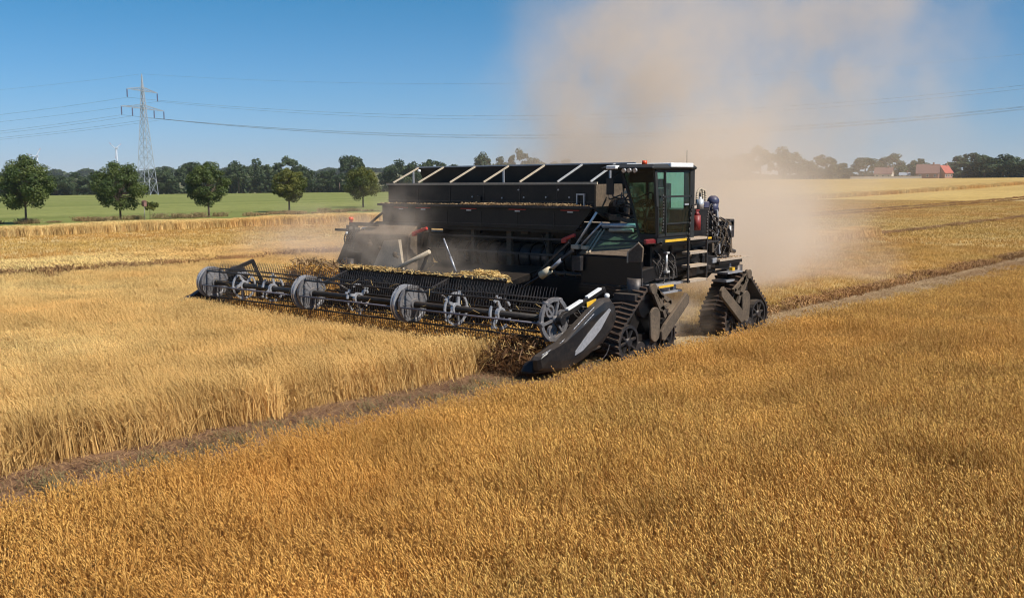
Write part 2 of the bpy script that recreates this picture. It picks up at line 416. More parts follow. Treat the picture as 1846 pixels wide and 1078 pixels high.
sheet('far_near_field', M['f_far'], span(-13, 60, 6), np.concatenate([span(120, 200, 5), span(210, 900, 15)]), 0.55)
# meadow: wedge between the verge and the far hedge
vs = []; nxm = 40; nym = 60
for jj in range(nym + 1):
    for ii in range(nxm + 1):
        x = -96 - (460 - 96) * (ii / nxm); ymax = -x * 0.98; y = -60 + (ymax + 60) * (jj / nym)
        d = math.hypot(x, y)
        if d > 455: x *= 455 / d; y *= 455 / d
        vs.append((x, y, float(T(x, y)) + 0.06))
b = [(jj * (nxm + 1) + ii) for jj in range(nym) for ii in range(nxm)]
mead = np_mesh('meadow', vs, [(q, q + nxm + 1, q + nxm + 2, q + 1) for q in b], M['f_green'], smooth=True); mead['kind'] = 'structure'
# golden slope right of the meadow
vs = []
for jj in range(61):
    y = 80 + (900 - 80) * jj / 60
    for ii in range(31):
        x0 = -y / 0.98; x0 = min(x0, -96) if y > 96 else -96.0; x1 = -91.0
        x = x0 + (x1 - x0) * ii / 30; vs.append((x, y, float(T(x, y)) + 0.09))
b = [(jj * 31 + ii) for jj in range(60) for ii in range(30)]
gs = np_mesh('upper_grain_field', vs, [(q, q + 31, q + 32, q + 1) for q in b], M['f_far'], smooth=True); gs['kind'] = 'structure'

# ------------------------------------------------------------------ plants for the crop: patches
LEAN = np.array([-0.75, -0.66])
def stalk_patch(name, seed, n, size, h, hvar, mat, ear=True, lean=0.22, w=0.006, earlen=0.09, earw=0.016, droop=0.5, leaves=0.6, awn=True, jit=0.14, hbase=0.0):
    r = np.random.RandomState(seed); V = []; Fc = []; tint = []; part = []
    def quad(p, q, wd, side, t, pt0, pt1):
        o = len(V); V.extend([p - side * wd, p + side * wd, q + side * wd, q - side * wd]); Fc.append((o, o + 1, o + 2, o + 3))
        tint.extend([t] * 4); part.extend([pt0, pt0, pt1, pt1])
    for _ in range(n):
        x, y = r.uniform(-size / 2, size / 2, 2); hh = h * (1 - hvar * r.rand()); t = r.rand()
        az = r.normal(0, jit, 2); L = LEAN * lean * (0.5 + r.rand()) + az
        p0 = np.array([x, y, hbase]); p1 = np.array([x + L[0] * hh * 0.35, y + L[1] * hh * 0.35, hbase + hh * 0.55]); p2 = np.array([x + L[0] * hh, y + L[1] * hh, hbase + hh])
        ang = r.uniform(0, np.pi); side = np.array([np.cos(ang), np.sin(ang), 0.0])
        quad(p0, p1, w, side, t, 0, 0); quad(p1, p2, w * 0.7, side, t, 0, 0.3)
        if r.rand() < leaves:
            la = r.uniform(0, 2 * np.pi); dv = np.array([np.cos(la), np.sin(la), r.uniform(-0.6, 0.5)]); q = p1 * 0.5 + p2 * 0.5
            e = q + dv * hh * 0.22; sv = np.cross(dv, [0, 0, 1.0]); sv /= (np.linalg.norm(sv) + 1e-6)
            quad(q, e, w * 1.3, sv, t * 0.8, 0.1, 0.2)
        if ear:
            dr = np.array([L[0], L[1], 0]); nn = np.linalg.norm(dr) + 1e-6; dr /= nn
            d1 = np.array([0, 0, 1.0]) * (1 - droop * 0.4) + dr * (0.4 + droop * r.rand()); d1 /= np.linalg.norm(d1)
            d2 = d1 + np.array([0, 0, -1.0]) * droop * (0.4 + r.rand()) ; d2 /= np.linalg.norm(d2)
            el = earlen * r.uniform(0.75, 1.25); m1 = p2 + d1 * el * 0.5; m2 = m1 + d2 * el * 0.5
            s1 = np.cross(d1, side); s1 /= np.linalg.norm(s1) + 1e-6; s2 = np.cross(d1, s1)
            ew = earw * r.uniform(0.8, 1.2); o = len(V)
            ring = lambda c, ww: [c + s1 * ww, c + s2 * ww, c - s1 * ww, c - s2 * ww]
            V.extend(ring(p2, ew * 0.3) + ring(m1, ew * 0.6) + ring(m2, ew * 0.15)); tint.extend([t] * 12); part.extend([1.0] * 12)
            for kk in range(2):
                for q in range(4): Fc.append((o + kk * 4 + q, o + kk * 4 + (q + 1) % 4, o + kk * 4 + 4 + (q + 1) % 4, o + kk * 4 + 4 + q))
            if awn:
                for _a in range(3):
                    av = d2 + r.normal(0, 0.28, 3); e = m1 + av * el * 1.1; quad(m1, e, 0.0016, s1, min(1, t + 0.3), 1, 1)
    ob = np_mesh(name, np.array(V), np.array(Fc), mat, {'tint': tint, 'part': part}, link=False)
    return ob

def scatter(name, patches, P, rot, scl, seed=1, kind='stuff'):
    """one object: the patch geometry instanced (as bare geometry) on points P"""
    n = len(P); me = bpy.data.meshes.new(name); me.vertices.add(n); me.vertices.foreach_set('co', np.asarray(P, np.float32).ravel())
    r = np.random.RandomState(seed)
    at = me.attributes.new('rz', 'FLOAT', 'POINT'); at.data.foreach_set('value', np.asarray(rot, np.float32))
    at = me.attributes.new('sv', 'FLOAT_VECTOR', 'POINT'); at.data.foreach_set('vector', np.asarray(scl, np.float32).ravel())
    at = me.attributes.new('pick', 'INT', 'POINT'); at.data.foreach_set('value', r.randint(0, len(patches), n).astype(np.int32))
    ob = bpy.data.objects.new(name, me); col.objects.link(ob)
    g = bpy.data.node_groups.new(name + '_nodes', 'GeometryNodeTree')
    g.interface.new_socket(name='Geometry', in_out='INPUT', socket_type='NodeSocketGeometry')
    g.interface.new_socket(name='Geometry', in_out='OUTPUT', socket_type='NodeSocketGeometry')
    gi = g.nodes.new('NodeGroupInput'); go = g.nodes.new('NodeGroupOutput')
    jn = g.nodes.new('GeometryNodeJoinGeometry')
    for p in reversed(patches):
        oi = g.nodes.new('GeometryNodeObjectInfo'); oi.inputs['Object'].default_value = p; oi.transform_space = 'ORIGINAL'
        ti = g.nodes.new('GeometryNodeGeometryToInstance'); g.links.new(oi.outputs['Geometry'], ti.inputs[0]); g.links.new(ti.outputs[0], jn.inputs[0])
    io = g.nodes.new('GeometryNodeInstanceOnPoints'); io.inputs['Pick Instance'].default_value = True
    g.links.new(gi.outputs[0], io.inputs['Points']); g.links.new(jn.outputs[0], io.inputs['Instance'])
    def na(nm, dt):
        q = g.nodes.new('GeometryNodeInputNamedAttribute'); q.data_type = dt; q.inputs[0].default_value = nm; return q.outputs[0]
    g.links.new(na('pick', 'INT'), io.inputs['Instance Index'])
    cx = g.nodes.new('ShaderNodeCombineXYZ'); g.links.new(na('rz', 'FLOAT'), cx.inputs[2])
    er = g.nodes.new('FunctionNodeEulerToRotation'); g.links.new(cx.outputs[0], er.inputs[0]); g.links.new(er.outputs[0], io.inputs['Rotation'])
    g.links.new(na('sv', 'FLOAT_VECTOR'), io.inputs['Scale'])
    g.links.new(io.outputs[0], go.inputs[0])
    md = ob.modifiers.new('scatter', 'NODES'); md.node_group = g
    if kind: ob['kind'] = kind
    return ob

FWD = np.array([-math.sin(a), math.cos(a)]); RGT = np.array([math.cos(a), math.sin(a)])
def inview(x, y, margin=6.0):
    d = x * FWD[0] + y * FWD[1]; l = x * RGT[0] + y * RGT[1]
    return (d > 4) & (np.abs(l) < d * 0.53 + margin + 1.5)
def grid(x0, x1, y0, y1, st, r, jit=0.12, cond=None, view=True):
    xs = np.arange(x0 + st / 2, x1, st); ys = np.arange(y0 + st / 2, y1, st)
    X, Y = np.meshgrid(xs, ys); X = X.ravel(); Y = Y.ravel()
    X = X + r.uniform(-jit, jit, X.shape) * st; Y = Y + r.uniform(-jit, jit, Y.shape) * st
    ok = inview(X, Y) if view else np.ones(len(X), bool)
    if cond is not None: ok &= cond(X, Y)
    return X[ok], Y[ok]
def inst(name, patches, X, Y, r, rj=0.2, z=0.0, hs_=(0.9, 1.1), flips=True, seed=1, rbase=None):
    n = len(X); Zt = T(X, Y) + z
    rot = r.normal(0, rj, n) + 0.22 * np.sin(X * 0.31 + 1.7 * np.sin(Y * 0.23)) * np.cos(Y * 0.19) if rbase is None else r.uniform(0, 2 * np.pi, n)
    dip = np.where(r.rand(n) < 0.025, r.uniform(0.62, 0.85, n), 1.0)
    big = 1 + 0.10 * np.sin(X * 0.35 + 1.3 * np.sin(Y * 0.21)) * np.cos(Y * 0.27 + X * 0.11)
    s = np.stack([np.full(n, 1.0), np.full(n, 1.0), r.uniform(hs_[0], hs_[1], n) * big * dip], 1)
    return scatter(name, patches, np.stack([X, Y, Zt], 1), rot, s, seed)

rs = np.random.RandomState(7)
def column(x0, y0, y1, st, wob=0.12):
    Y = np.arange(y0, y1, st) + rs.uniform(-0.1, 0.1, len(np.arange(y0, y1, st))); X = x0 + wob * np.sin(Y * 1.7 + np.sin(Y * 0.6) * 2) + rs.uniform(-0.05, 0.05, len(Y))
    return X, Y
cat_ = lambda *p: (np.concatenate([q[0] for q in p]), np.concatenate([q[1] for q in p]))
# near crop on the camera's side of the lane (camera stays above it)
pn = [stalk_patch('crop_patch', 10 + i, 620, 1.15, 0.74, 0.36, M['crop_near'], lean=0.14, jit=0.26, w=0.004, earw=0.0175, earlen=0.041, droop=0.25, leaves=0.2, awn=False) for i in range(7)]
N1 = grid(-12.2, 10, 2, 60, 1.0, rs); N1b = column(-12.7, 3, 60, 0.5, 0.07)
X_, Y_ = cat_(N1, N1b); X_ = X_ + (Y_ - 5) * 0.042
inst('ripe_crop_beside_lane', pn, X_, Y_, rs, hs_=(0.85, 1.1))
pl = [stalk_patch('crop_patch_coarse', 30 + i, 420, 2.4, 0.64, 0.18, M['crop_near'], lean=0.25, w=0.012, earw=0.034, earlen=0.12, leaves=0.3, awn=False) for i in range(4)]
X2, Y2 = grid(-10.0, 12, 60, 150, 2.0, rs)
inst('ripe_crop_far_along_lane', pl, X2, Y2, rs)
# uncut crop in front of the header
pa = [stalk_patch('crop_patch', 50 + i, 600, 1.15, 0.83, 0.34, M['crop_left'], lean=0.30, jit=0.20, w=0.0055, earw=0.0175, earlen=0.043, droop=0.25, leaves=0.25, awn=False) for i in range(7)]
def front_edge(x): return 18.45 - 0.107 * (x + 30.4)
A1 = grid(-31.6, -17.6, 2, 19.5, 1.0, rs, cond=lambda x, y: y < front_edge(x) - 0.9)
B_ = [grid(-30.2, -17.0, 15, 18.0, 0.8, rs, cond=lambda x, y: y > front_edge(x) - 0.9)]; xq = np.arange(-30.2, -16.9, 0.5); B_.append((xq, 17.95 + 0.1 * np.sin(xq * 5) + 0 * xq))
Xb, Yb = cat_(*B_); inst('bent_crop_at_cutter_bar', pa, Xb, Yb, rs, hs_=(0.5, 0.72), rj=0.5)
xe = np.arange(-31, -17.2, 0.6); A2 = (xe + rs.uniform(-.1, .1, len(xe)), front_edge(xe) - 0.6 + 0.08 * np.sin(xe * 3))
A3 = column(-17.12, 3, 18.1, 0.5)
pb = [stalk_patch('broken_crop_patch', 170 + i, 90, 0.9, 0.6, 0.6, M['crop_left'], lean=0.1, jit=0.75, w=0.006, earw=0.015, earlen=0.045, leaves=0.8) for i in range(3)]
Xq, Yq = column(-16.85, 3, 18, 0.8, 0.2); inst('broken_stalks_at_crop_edge', pb, Xq, Yq, rs, rbase=1)
A4 = grid(-44.5, -31.6, 4, 50, 1.0, rs)
X_, Y_ = cat_(A1, A2, A3, A4)
inst('uncut_crop_ahead_of_harvester', pa, X_, Y_, rs, hs_=(0.88, 1.08))
pc = [stalk_patch('crop_patch_coarse', 70 + i, 520, 2.4, 0.84, 0.18, M['crop_left'], lean=0.2, w=0.016, earw=0.036, earlen=0.13, leaves=0.3, awn=False) for i in range(4)]
X4, Y4 = grid(-54.5, -45.8, 8, 58, 2.0, rs)
inst('uncut_crop_beyond_harvester', pc, X4, Y4, rs)
# standing strip far beyond the stubble
X6, Y6 = grid(-95.5, -91, 25, 620, 1.5, rs)
inst('uncut_crop_strip_by_meadow', pc, X6, Y6, rs)
# a leftover clump of standing crop behind the machine
X6, Y6 = grid(-34.0, -31.5, 66, 80, 1.6, rs)
inst('leftover_crop_clump', pc, X6, Y6, rs, hs_=(0.5, 0.9))
# stubble
ps = [stalk_patch('stubble_patch', 90 + i, 330, 1.6, 0.20, 0.5, M['stubble'], ear=False, lean=0.2, w=0.009, leaves=1.0, jit=0.35) for i in range(5)]
X7, Y7 = cat_(grid(-31, -15.9, 21, 70, 1.5, rs), grid(-14.6, -12.0, 30, 90, 2.2, rs))
inst('cut_stubble_behind_harvester', ps, X7, Y7, rs, rbase=1)
pst = [stalk_patch('stubble_patch_coarse', 97 + i, 300, 3.2, 0.2, 0.5, M['stubble'], ear=False, lean=0.2, w=0.02, leaves=1.0, jit=0.4) for i in range(3)]
X_, Y_ = cat_(grid(-31, -16, 70, 200, 3.0, rs), grid(-91, -55.5, 16, 200, 3.0, rs), grid(-54.5, -31.2, 52, 200, 3.0, rs))
inst('cut_stubble_in_distance', pst, X_, Y_, rs, rbase=1)
# dark lines of old wheel tracks with dry weeds
pk = [stalk_patch('weed_patch', 150 + i, 80, 1.0, 0.26, 0.6, M['weed'], ear=True, lean=0.2, w=0.02, earw=0.04, earlen=0.12, jit=0.35, awn=False) for i in range(3)]
X_, Y_ = cat_(column(-31.3, 52, 64, 0.9), column(-31.3, 82, 330, 0.9, 0.25), column(-53.2, 60, 420, 1.0, 0.3), column(-57.0, 120, 420, 1.1, 0.3), column(-16.1, 29, 110, 1.0, 0.05))
inst('weeds_along_wheel_tracks', pk, X_, Y_, rs, hs_=(0.5, 1.1), rbase=1)
X_, Y_ = column(-45.2, 12, 62, 0.8, 0.1)
inst('dark_gap_in_crop', [stalk_patch('weed_patch', 160, 90, 0.8, 0.93, 0.25, M['weed'], lean=0.2, w=0.02, earw=0.04, earlen=0.12, jit=0.3, awn=False)], X_, Y_, rs, hs_=(0.9, 1.05), rbase=1)
# the lane: loose straw and a little green along its edge
pw = [stalk_patch('straw_patch', 120 + i, 190, 1.3, 0.12, 0.8, M['strawbit'], ear=False, lean=0.0, w=0.006, leaves=1.0, jit=2.2) for i in range(4)]
X10, Y10 = cat_(grid(-17.1, -12.4, 3, 75, 1.1, rs), grid(-15.6, -12.4, 26, 110, 0.8, rs))
inst('loose_straw_on_lane', pw, X10, Y10, rs, rbase=1)
sheet('pale_wheel_lane', M['f_lane'], span(-15.7, -12.0, 0.9), span(24, 300, 3), 0.03)
pg = [stalk_patch('grass_tuft', 130 + i, 50, 0.6, 0.22, 0.6, M['grass'], ear=False, lean=0.1, w=0.006, leaves=1.0, jit=0.5) for i in range(3)]
n_ = 60; Yg = rs.uniform(4, 24, n_); Xg = -15.25 + rs.normal(0, 0.3, n_)
inst('weeds_on_lane', pg, Xg, Yg, rs, hs_=(0.4, 1.0), rbase=1)
# dry verge in front of the meadow
pv = [stalk_patch('verge_tuft', 140 + i, 160, 1.8, 0.7, 0.7, M['verge'], ear=True, lean=0.2, w=0.03, earw=0.05, earlen=0.2, jit=0.4, awn=False) for i in range(3)]
X11, Y11 = grid(-123, -119, 36, 130, 1.9, rs, 0.5)
keep = rs.rand(len(X11)) < 0.6; inst('dry_grass_verge', pv, X11[keep], Y11[keep], rs, hs_=(0.2, 1.0), rbase=1)
# crop under-layer so that no bare ground shows through the coarse far crop
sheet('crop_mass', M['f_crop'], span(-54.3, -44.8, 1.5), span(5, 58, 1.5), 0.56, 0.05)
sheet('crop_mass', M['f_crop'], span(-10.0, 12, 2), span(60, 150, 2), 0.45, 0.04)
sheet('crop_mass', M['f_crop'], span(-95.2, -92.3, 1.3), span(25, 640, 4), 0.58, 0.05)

# ------------------------------------------------------------------ trees
def crown_mesh(name, seed, w, h, n, leaf, mat, zc=0.55, squash=1.0, lobes=34, parent=None, base=0.0, holes=0.0):
    """leaf-sized faces gathered in clumps through an uneven crown of width w and height h (bottom at base)"""
    r = np.random.RandomState(seed)
    u = r.normal(size=(lobes, 3)); u /= np.linalg.norm(u, axis=1)[:, None]
    rad_ = r.uniform(0.45, 0.98, lobes) ** 0.6
    C_ = u * rad_[:, None] * np.array([w / 2, w / 2, h / 2]) * 0.86
    C_[:, 0:2] *= (1 - 0.35 * np.clip(C_[:, 2:3] / (h / 2), 0, 1))            # narrower towards the top
    C_[:, 2] += h / 2
    cr = r.uniform(0.07, 0.19, lobes) * w * (0.8 if lobes > 50 else 1)
    per = (cr ** 2); per = np.maximum(1, (n * per / per.sum())).astype(int)
    cen = np.repeat(C_, per, 0); rr_ = np.repeat(cr, per); ti = np.repeat(r.uniform(0, 0.7, lobes), per)
    k = len(cen); d = r.normal(size=(k, 3)); d /= np.linalg.norm(d, axis=1)[:, None]
    P = cen + d * (rr_ * r.uniform(0.35, 1.12, k) ** 0.7)[:, None] * np.array([1, 1, 0.8])
    P[:, 2] += base
    nn = d + r.normal(0, 0.5, (k, 3)) + np.array([0, 0, 0.4]); nn /= np.linalg.norm(nn, axis=1)[:, None]
    t1 = np.cross(nn, r.normal(size=(k, 3))); t1 /= np.linalg.norm(t1, axis=1)[:, None] + 1e-9; t2 = np.cross(nn, t1)
    s = (leaf * r.uniform(0.6, 1.3, k))[:, None]
    V = np.stack([P - t1 * s * 0.5, P + t2 * s * 0.32 + nn * s * 0.06, P + t1 * s * 0.55, P - t2 * s * 0.32 + nn * s * 0.06], 1).reshape(-1, 3)
    Fc = np.arange(4 * k).reshape(-1, 4)
    t = np.repeat(np.clip(ti + r.uniform(0, 0.35, k), 0, 1), 4)
    ob = np_mesh(name, V, Fc, mat, {'tint': t}); ob.parent = parent
    return ob, C_ + np.array([0, 0, base]), cr
def tree(name, x, y, w, h, trunk, seed, mat, n, leaf, lobes, limbs=True, label=None, group=None, tr=0.16, cat='tree'):
    z = float(T(x, y)); root = empty(name, (x, y, z))
    cr, C_, rr_ = crown_mesh('crown', seed, w, h - trunk * 0.8, n, leaf, mat, lobes=lobes, parent=root, base=trunk * 0.8)
    mb = MB(); r = np.random.RandomState(seed + 5)
    top = Vector((r.uniform(-.1, .1), r.uniform(-.1, .1), trunk)); mb.cyl((0, 0, -0.1), top, tr, tr * 0.75, 8)
    tip = Vector((0, 0, h * 0.8)); mb.cyl(top, tip, tr * 0.75, tr * 0.15, 7)
    if limbs:
        for k in range(0, len(C_), 2):
            c = Vector(C_[k]); st = top.lerp(tip, r.uniform(0.0, 0.55)); mid = st.lerp(c, 0.5) + Vector((0, 0, -0.1))
            mb.cyl(st, mid, tr * 0.38, tr * 0.22, 5); mb.cyl(mid, c, tr * 0.22, tr * 0.06, 5)
    mb.build('trunk', M['bark'], root)
    if label: tag(root, label, cat, group)
    return root
near_trees = [
    (-120.1, 50.5, 7.4, 8.5, 1.9, 'leaf', 'broadest green roadside tree, first of the five, cut by the edge of the view'),
    (-123.2, 63.8, 8.0, 7.9, 1.6, 'leaf', 'round bushy green tree standing in front of the power pylon, second of the row'),
    (-121.7, 75.8, 6.6, 7.8, 1.8, 'leaf', 'dark green roadside tree with a short clear trunk between pylon and yellowing tree'),
    (-130.0, 95.3, 6.2, 7.4, 1.9, 'leafy', 'yellowing green roadside tree with thin lower branches on the meadow edge'),
    (-139.4, 118.4, 7.4, 7.7, 1.7, 'leafy', 'olive green roadside tree standing next to the harvester, last of the row')]
for i, (x, y, w, h, tk, mt, lb) in enumerate(near_trees):
    tree('roadside_tree', x, y, w, h, tk, 200 + i, M[mt], 15000, 0.24, 70, True, lb, 'trees in a row along the meadow edge')
# sapling and marker beside the second tree
st_ = tree('tree_sapling', -119.8, 66.0, 2.2, 2.6, 1.4, 230, M['leafy'], 500, 0.3, 9, False, 'small pale green sapling under the bushy second roadside tree', None, 0.04)
mk = empty('marker_post', (-118.5, 64.6, 0)); MB().cyl((0, 0, 0), (0, 0, 1.9), 0.05, 0.05, 6).build('post', M['pole'], mk)
MB().box(-0.25, 0.25, -0.2, 0.2, 1.8, 2.4).hexa([(-0.3, -0.25, 2.4), (0.3, -0.25, 2.4), (0.3, 0.25, 2.4), (-0.3, 0.25, 2.4)], [(-0.3, 0, 2.6), (0.3, 0, 2.6), (0.3, 0.02, 2.6), (-0.3, 0.02, 2.6)]).build('nest_box', M['tiled'], mk)
tag(mk, 'thin pale post with a small dark box on top, beside the bushy tree', 'post')
# far trees
def far_variants(mat, seed0, k, n, leaf):
    out = []
    for i in range(k):
        cr, C_, rr_ = crown_mesh('crown', seed0 + i, 10, 9.0, n, leaf, mat, lobes=26, base=1.0)
        t = MB().cyl((0, 0, -0.3), (0, 0, 5), 0.35, 0.15, 6).build('trunk', M['bark'])
        out.append((cr.data, t.data)); bpy.data.objects.remove(cr); bpy.data.objects.remove(t)
    return out
fv = far_variants(M['leafd'], 300, 6, 2600, 0.75)
def far_tree(name, az, dist, h, w, i, label, group):
    x, y = math.sin(az) * dist, math.cos(az) * dist
    rt = empty(name, (x, y, float(T(x, y))), i * 1.7)
    c, t = fv[i % len(fv)]
    for nm, me in (('crown', c), ('trunk', t)):
        o = bpy.data.objects.new(nm, me); col.objects.link(o); o.parent = rt
    rt.scale = (w / 10, w / 10, h / 10); tag(rt, label, 'tree', group); return rt
LT = [(-1.146, 7.9, 15.1), (-1.132, 9.2, 12.6), (-1.116, 8.3, 12.6), (-1.059, 10.0, 15.1), (-1.045, 11.9, 11.3), (-1.029, 13.7, 11.3), (-0.985, 13.2, 12.6), (-0.965, 14.6, 11.3), (-0.938, 16.3, 15.1), (-0.923, 11.2, 10.1), (-0.9, 10.9, 11.3), (-0.877, 16.4, 12.6), (-0.889, 8.2, 10.1), (-0.911, 7.8, 10.1), (-1.08, 5.9, 12.6), (-1.164, 6.4, 15.1), (-1.182, 7.1, 15.1), (-1.099, 7.8, 12.6), (-1.006, 9.0, 11.3), (-0.83, 13.9, 12.6), (-0.841, 11.5, 10.1), (-0.816, 13.1, 10.1), (-0.795, 15.3, 12.6), (-0.778, 12.1, 10.1), (-0.746, 16.4, 10.1), (-0.728, 14.6, 10.1), (-0.71, 18.7, 11.6), (-0.695, 13.5, 12.6), (-0.67, 13.9, 12.6)]
LL = ['low hedge tree showing just beside the first, broadest roadside tree', 'hedge tree midway in the gap between the first two roadside trees',
 'hedge tree touching the outline of the bushy second roadside tree', 'hedge tree standing close beside the foot of the pylon',
 'hedge tree halfway from the pylon foot to the third roadside tree', 'taller hedge tree peeping over the shoulder of the third roadside tree',
 'rounded hedge tree just past the third roadside tree', 'hedge tree with a pointed top close before the yellowing roadside tree',
 'tall dark tree rising behind the yellowing fourth roadside tree', 'low hedge tree tucked against the yellowing roadside tree',
 'dark round hedge tree between the yellowing and the olive roadside trees', 'tall broad tree rising behind the olive fifth roadside tree',
 'small hedge tree hidden against the olive fifth roadside tree', 'small hedge tree in the low gap after the yellowing roadside tree',
 'low hedge tree directly behind the pylon legs', 'low hedge tree hidden behind the right half of the broadest roadside tree',
 'low hedge tree hidden behind the left half of the broadest roadside tree', 'hedge tree hidden behind the bushy second roadside tree',
 'low hedge tree just clear of the third roadside tree crown', 'dark tree directly above the far corner of the grain tank',
 'lower tree beside the far corner of the grain tank', 'tree between the tank corner and the first roof ribs',
 'round tree above the second roof rib, edged by thin dust', 'low tree fading into dust above the third roof rib',
 'hazy tree rising from the dust above the tank middle', 'hazy lower tree close beside the one above the tank middle',
 'tallest hazy tree above the roof, where the plume begins', 'tree almost lost in the plume above the roof',
 'faint tree behind the densest dust above the roof']
for i, (az, h, w) in enumerate(LT):
    far_tree('hedge_tree', az, 452 + (i % 3) * 9, h * 1.06, w * 1.15, i, LL[i], 'hedge trees behind the meadow' if az < -0.80 else 'hazy trees behind the harvester')
RT = [(-0.552, 17.9, 16.8), (-0.533, 18.8, 16.8), (-0.512, 19.9, 16.8), (-0.491, 20.1, 13.4), (-0.475, 24.1, 16.8), (-0.452, 23.9, 16.8), (-0.434, 16.4, 15.4), (-0.419, 18.5, 16.8), (-0.401, 14.6, 16.8), (-0.379, 16.6, 16.8), (-0.355, 18.5, 16.8), (-0.34, 12.0, 12.1), (-0.331, 15.9, 12.7), (-0.304, 12.9, 13.4), (-0.291, 19.7, 20.1), (-0.277, 16.8, 16.8), (-0.262, 17.2, 18.4), (-0.247, 14.5, 16.8), (-0.231, 16.0, 20.1)]
RL_ = ['faint tree in the dust just past the cab roof', 'second faint tree in the dust past the cab roof', 'dust veiled tree above the blue filter dome',
 'dust veiled tree short of the two tall ghostly ones', 'first of two tall ghostly trees in the dust', 'second of two tall ghostly trees in the dust',
 'low ghostly tree after the two tall ones', 'broad pale tree at the thinning edge of the dust', 'low pale tree behind the start of the garden wall',
 'pale tree behind the dusty cottage', 'tall pale round tree between cottage and shed', 'small tree behind the garden shed',
 'dark green tree directly beside the brick farmhouse', 'dark low tree just past the red roofed barn', 'tallest broad dark tree of the wood past the barn',
 'dark tree leaning on the tallest tree of the wood', 'second rounded crown of the wood past the barn', 'last dark tree of the wood at the picture edge',
 'dark tree of the wood beyond the picture edge']
for i, (az, z, w) in enumerate(RT):
    d = 605 + (i % 3) * 8; z0 = float(T(math.sin(az) * d, math.cos(az) * d))
    far_tree('horizon_tree', az, d, z - z0, w * 1.2, i + 2, RL_[i], 'trees on the horizon beside the farm')
# undergrowth between hedge trees: nobody could count it
def undergrowth(name, az0, az1, dist, h, seed, n, leaf=0.9):
    r = np.random.RandomState(seed); azs = r.uniform(az0, az1, n); ds = dist + r.uniform(-4, 8, n)
    x = np.sin(azs) * ds; y = np.cos(azs) * ds; hh = h * (0.65 + 0.35 * np.sin(azs * 140 + 2 * np.sin(azs * 61)))
    P = np.stack([x, y, T(x, y) + r.uniform(0, 1, n) ** 0.8 * hh], 1)
    nn = r.normal(size=(n, 3)); nn[:, 2] = np.abs(nn[:, 2]) + 0.2; nn /= np.linalg.norm(nn, axis=1)[:, None]
    t1 = np.cross(nn, r.normal(size=(n, 3))); t1 /= np.linalg.norm(t1, axis=1)[:, None]; t2 = np.cross(nn, t1); s = leaf
    V = np.stack([P - t1 * s, P + t2 * s * 0.7, P + t1 * s, P - t2 * s * 0.7], 1).reshape(-1, 3)
    o = np_mesh(name, V, np.arange(4 * n).reshape(-1, 4), M['leafd'], {'tint': np.repeat(r.rand(n), 4)}); o['kind'] = 'stuff'; return o
undergrowth('hedge_undergrowth', -1.25, -0.62, 462, 6.5, 1, 22000)
undergrowth('hedge_undergrowth', -0.62, -0.345, 615, 7.0, 2, 8000, 1.1)
undergrowth('wood_undergrowth', -0.345, -0.16, 622, 9.0, 3, 9000, 1.1)
undergrowth('distant_woodland', -1.30, -0.80, 1500, 11.0, 4, 14000, 3.5)

# ------------------------------------------------------------------ power line
def lattice():
    rt = empty('electricity_pylon', (-376.8, 207.1, 0), math.atan2(193, 337))
    # local x runs along the line, local y across it
    def hw(z): return 3.0 + (0.85 - 3.0) * min(1, z / 33.0) if z < 33 else 0.85 * (1 - (z - 33) / 15.2) + 0.04
    legs, br = MB(), MB(); zs = [0, 5.5, 10.5, 15, 19, 22.5, 25.8, 29, 31.5, 34, 36.5, 39, 41.5, 44, 46.2, 48]
    for z0, z1 in zip(zs[:-1], zs[1:]):
        A, B = hw(z0), hw(z1); q = [(-1, -1), (1, -1), (1, 1), (-1, 1)]
        for i in range(4):
            s, t = q[i], q[(i + 1) % 4]
            legs.beam((s[0] * A, s[1] * A, z0), (s[0] * B, s[1] * B, z1), 0.19)
            br.beam((s[0] * A, s[1] * A, z0), (t[0] * B, t[1] * B, z1), 0.10)
            br.beam((t[0] * A, t[1] * A, z0), (s[0] * B, s[1] * B, z1), 0.10)
            br.beam((s[0] * B, s[1] * B, z1), (t[0] * B, t[1] * B, z1), 0.10)
    legs.build('tower_leg', M['galv'], rt, recalc=False); br.build('lattice_bracing', M['galv'], rt, recalc=False)
    for z, half in ((41.4, 11.0), (34.4, 15.5)):
        mb = MB()
        for s in (-1, 1):
            for e in (-0.6, 0.6):
                mb.beam((e, 0, z), (0, s * half, z), 0.2); mb.beam((e * 0.6, 0, z + 1.5), (0, s * half, z), 0.16)
                for k in range(1, 7):
                    t0, t1 = (k - 1) / 7, k / 7
                    mb.beam((e * (1 - t0), s * half * t0, z), (e * 0.6 * (1 - t1), s * half * t1, z + 1.5 * (1 - t1)), 0.11)
        mb.build('cross_arm', M['galv'], rt, recalc=False)
    pts = [(41.4, s * 10.8) for s in (-1, 1)] + [(34.4, s * k) for s in (-1, 1) for k in (7.8, 15.2)]
    for z, yy in pts:
        mb = MB(); mb.cyl((0, yy, z), (0, yy, z - 3.4), 0.08, 0.08, 6)
        for k in range(12): mb.cyl((0, yy, z - 0.4 - k * 0.24), (0, yy, z - 0.52 - k * 0.24), 0.30, 0.26, 8)
        mb.build('insulator', M['insul'], rt, recalc=False)
    tag(rt, 'grey lattice electricity pylon with two cross arms standing behind the round tree', 'pylon')
    return [(z - 3.4, yy) for z, yy in pts] + [(48.0, 0.0)]
pts = lattice()
ld = Vector((337, 193, 0)).normalized(); ac = Vector((-ld.y, ld.x, 0))
nm_ = {0: 'upper power line conductor strung on the far side of the top cross arm', 1: 'upper power line conductor strung on the near side of the top cross arm'}
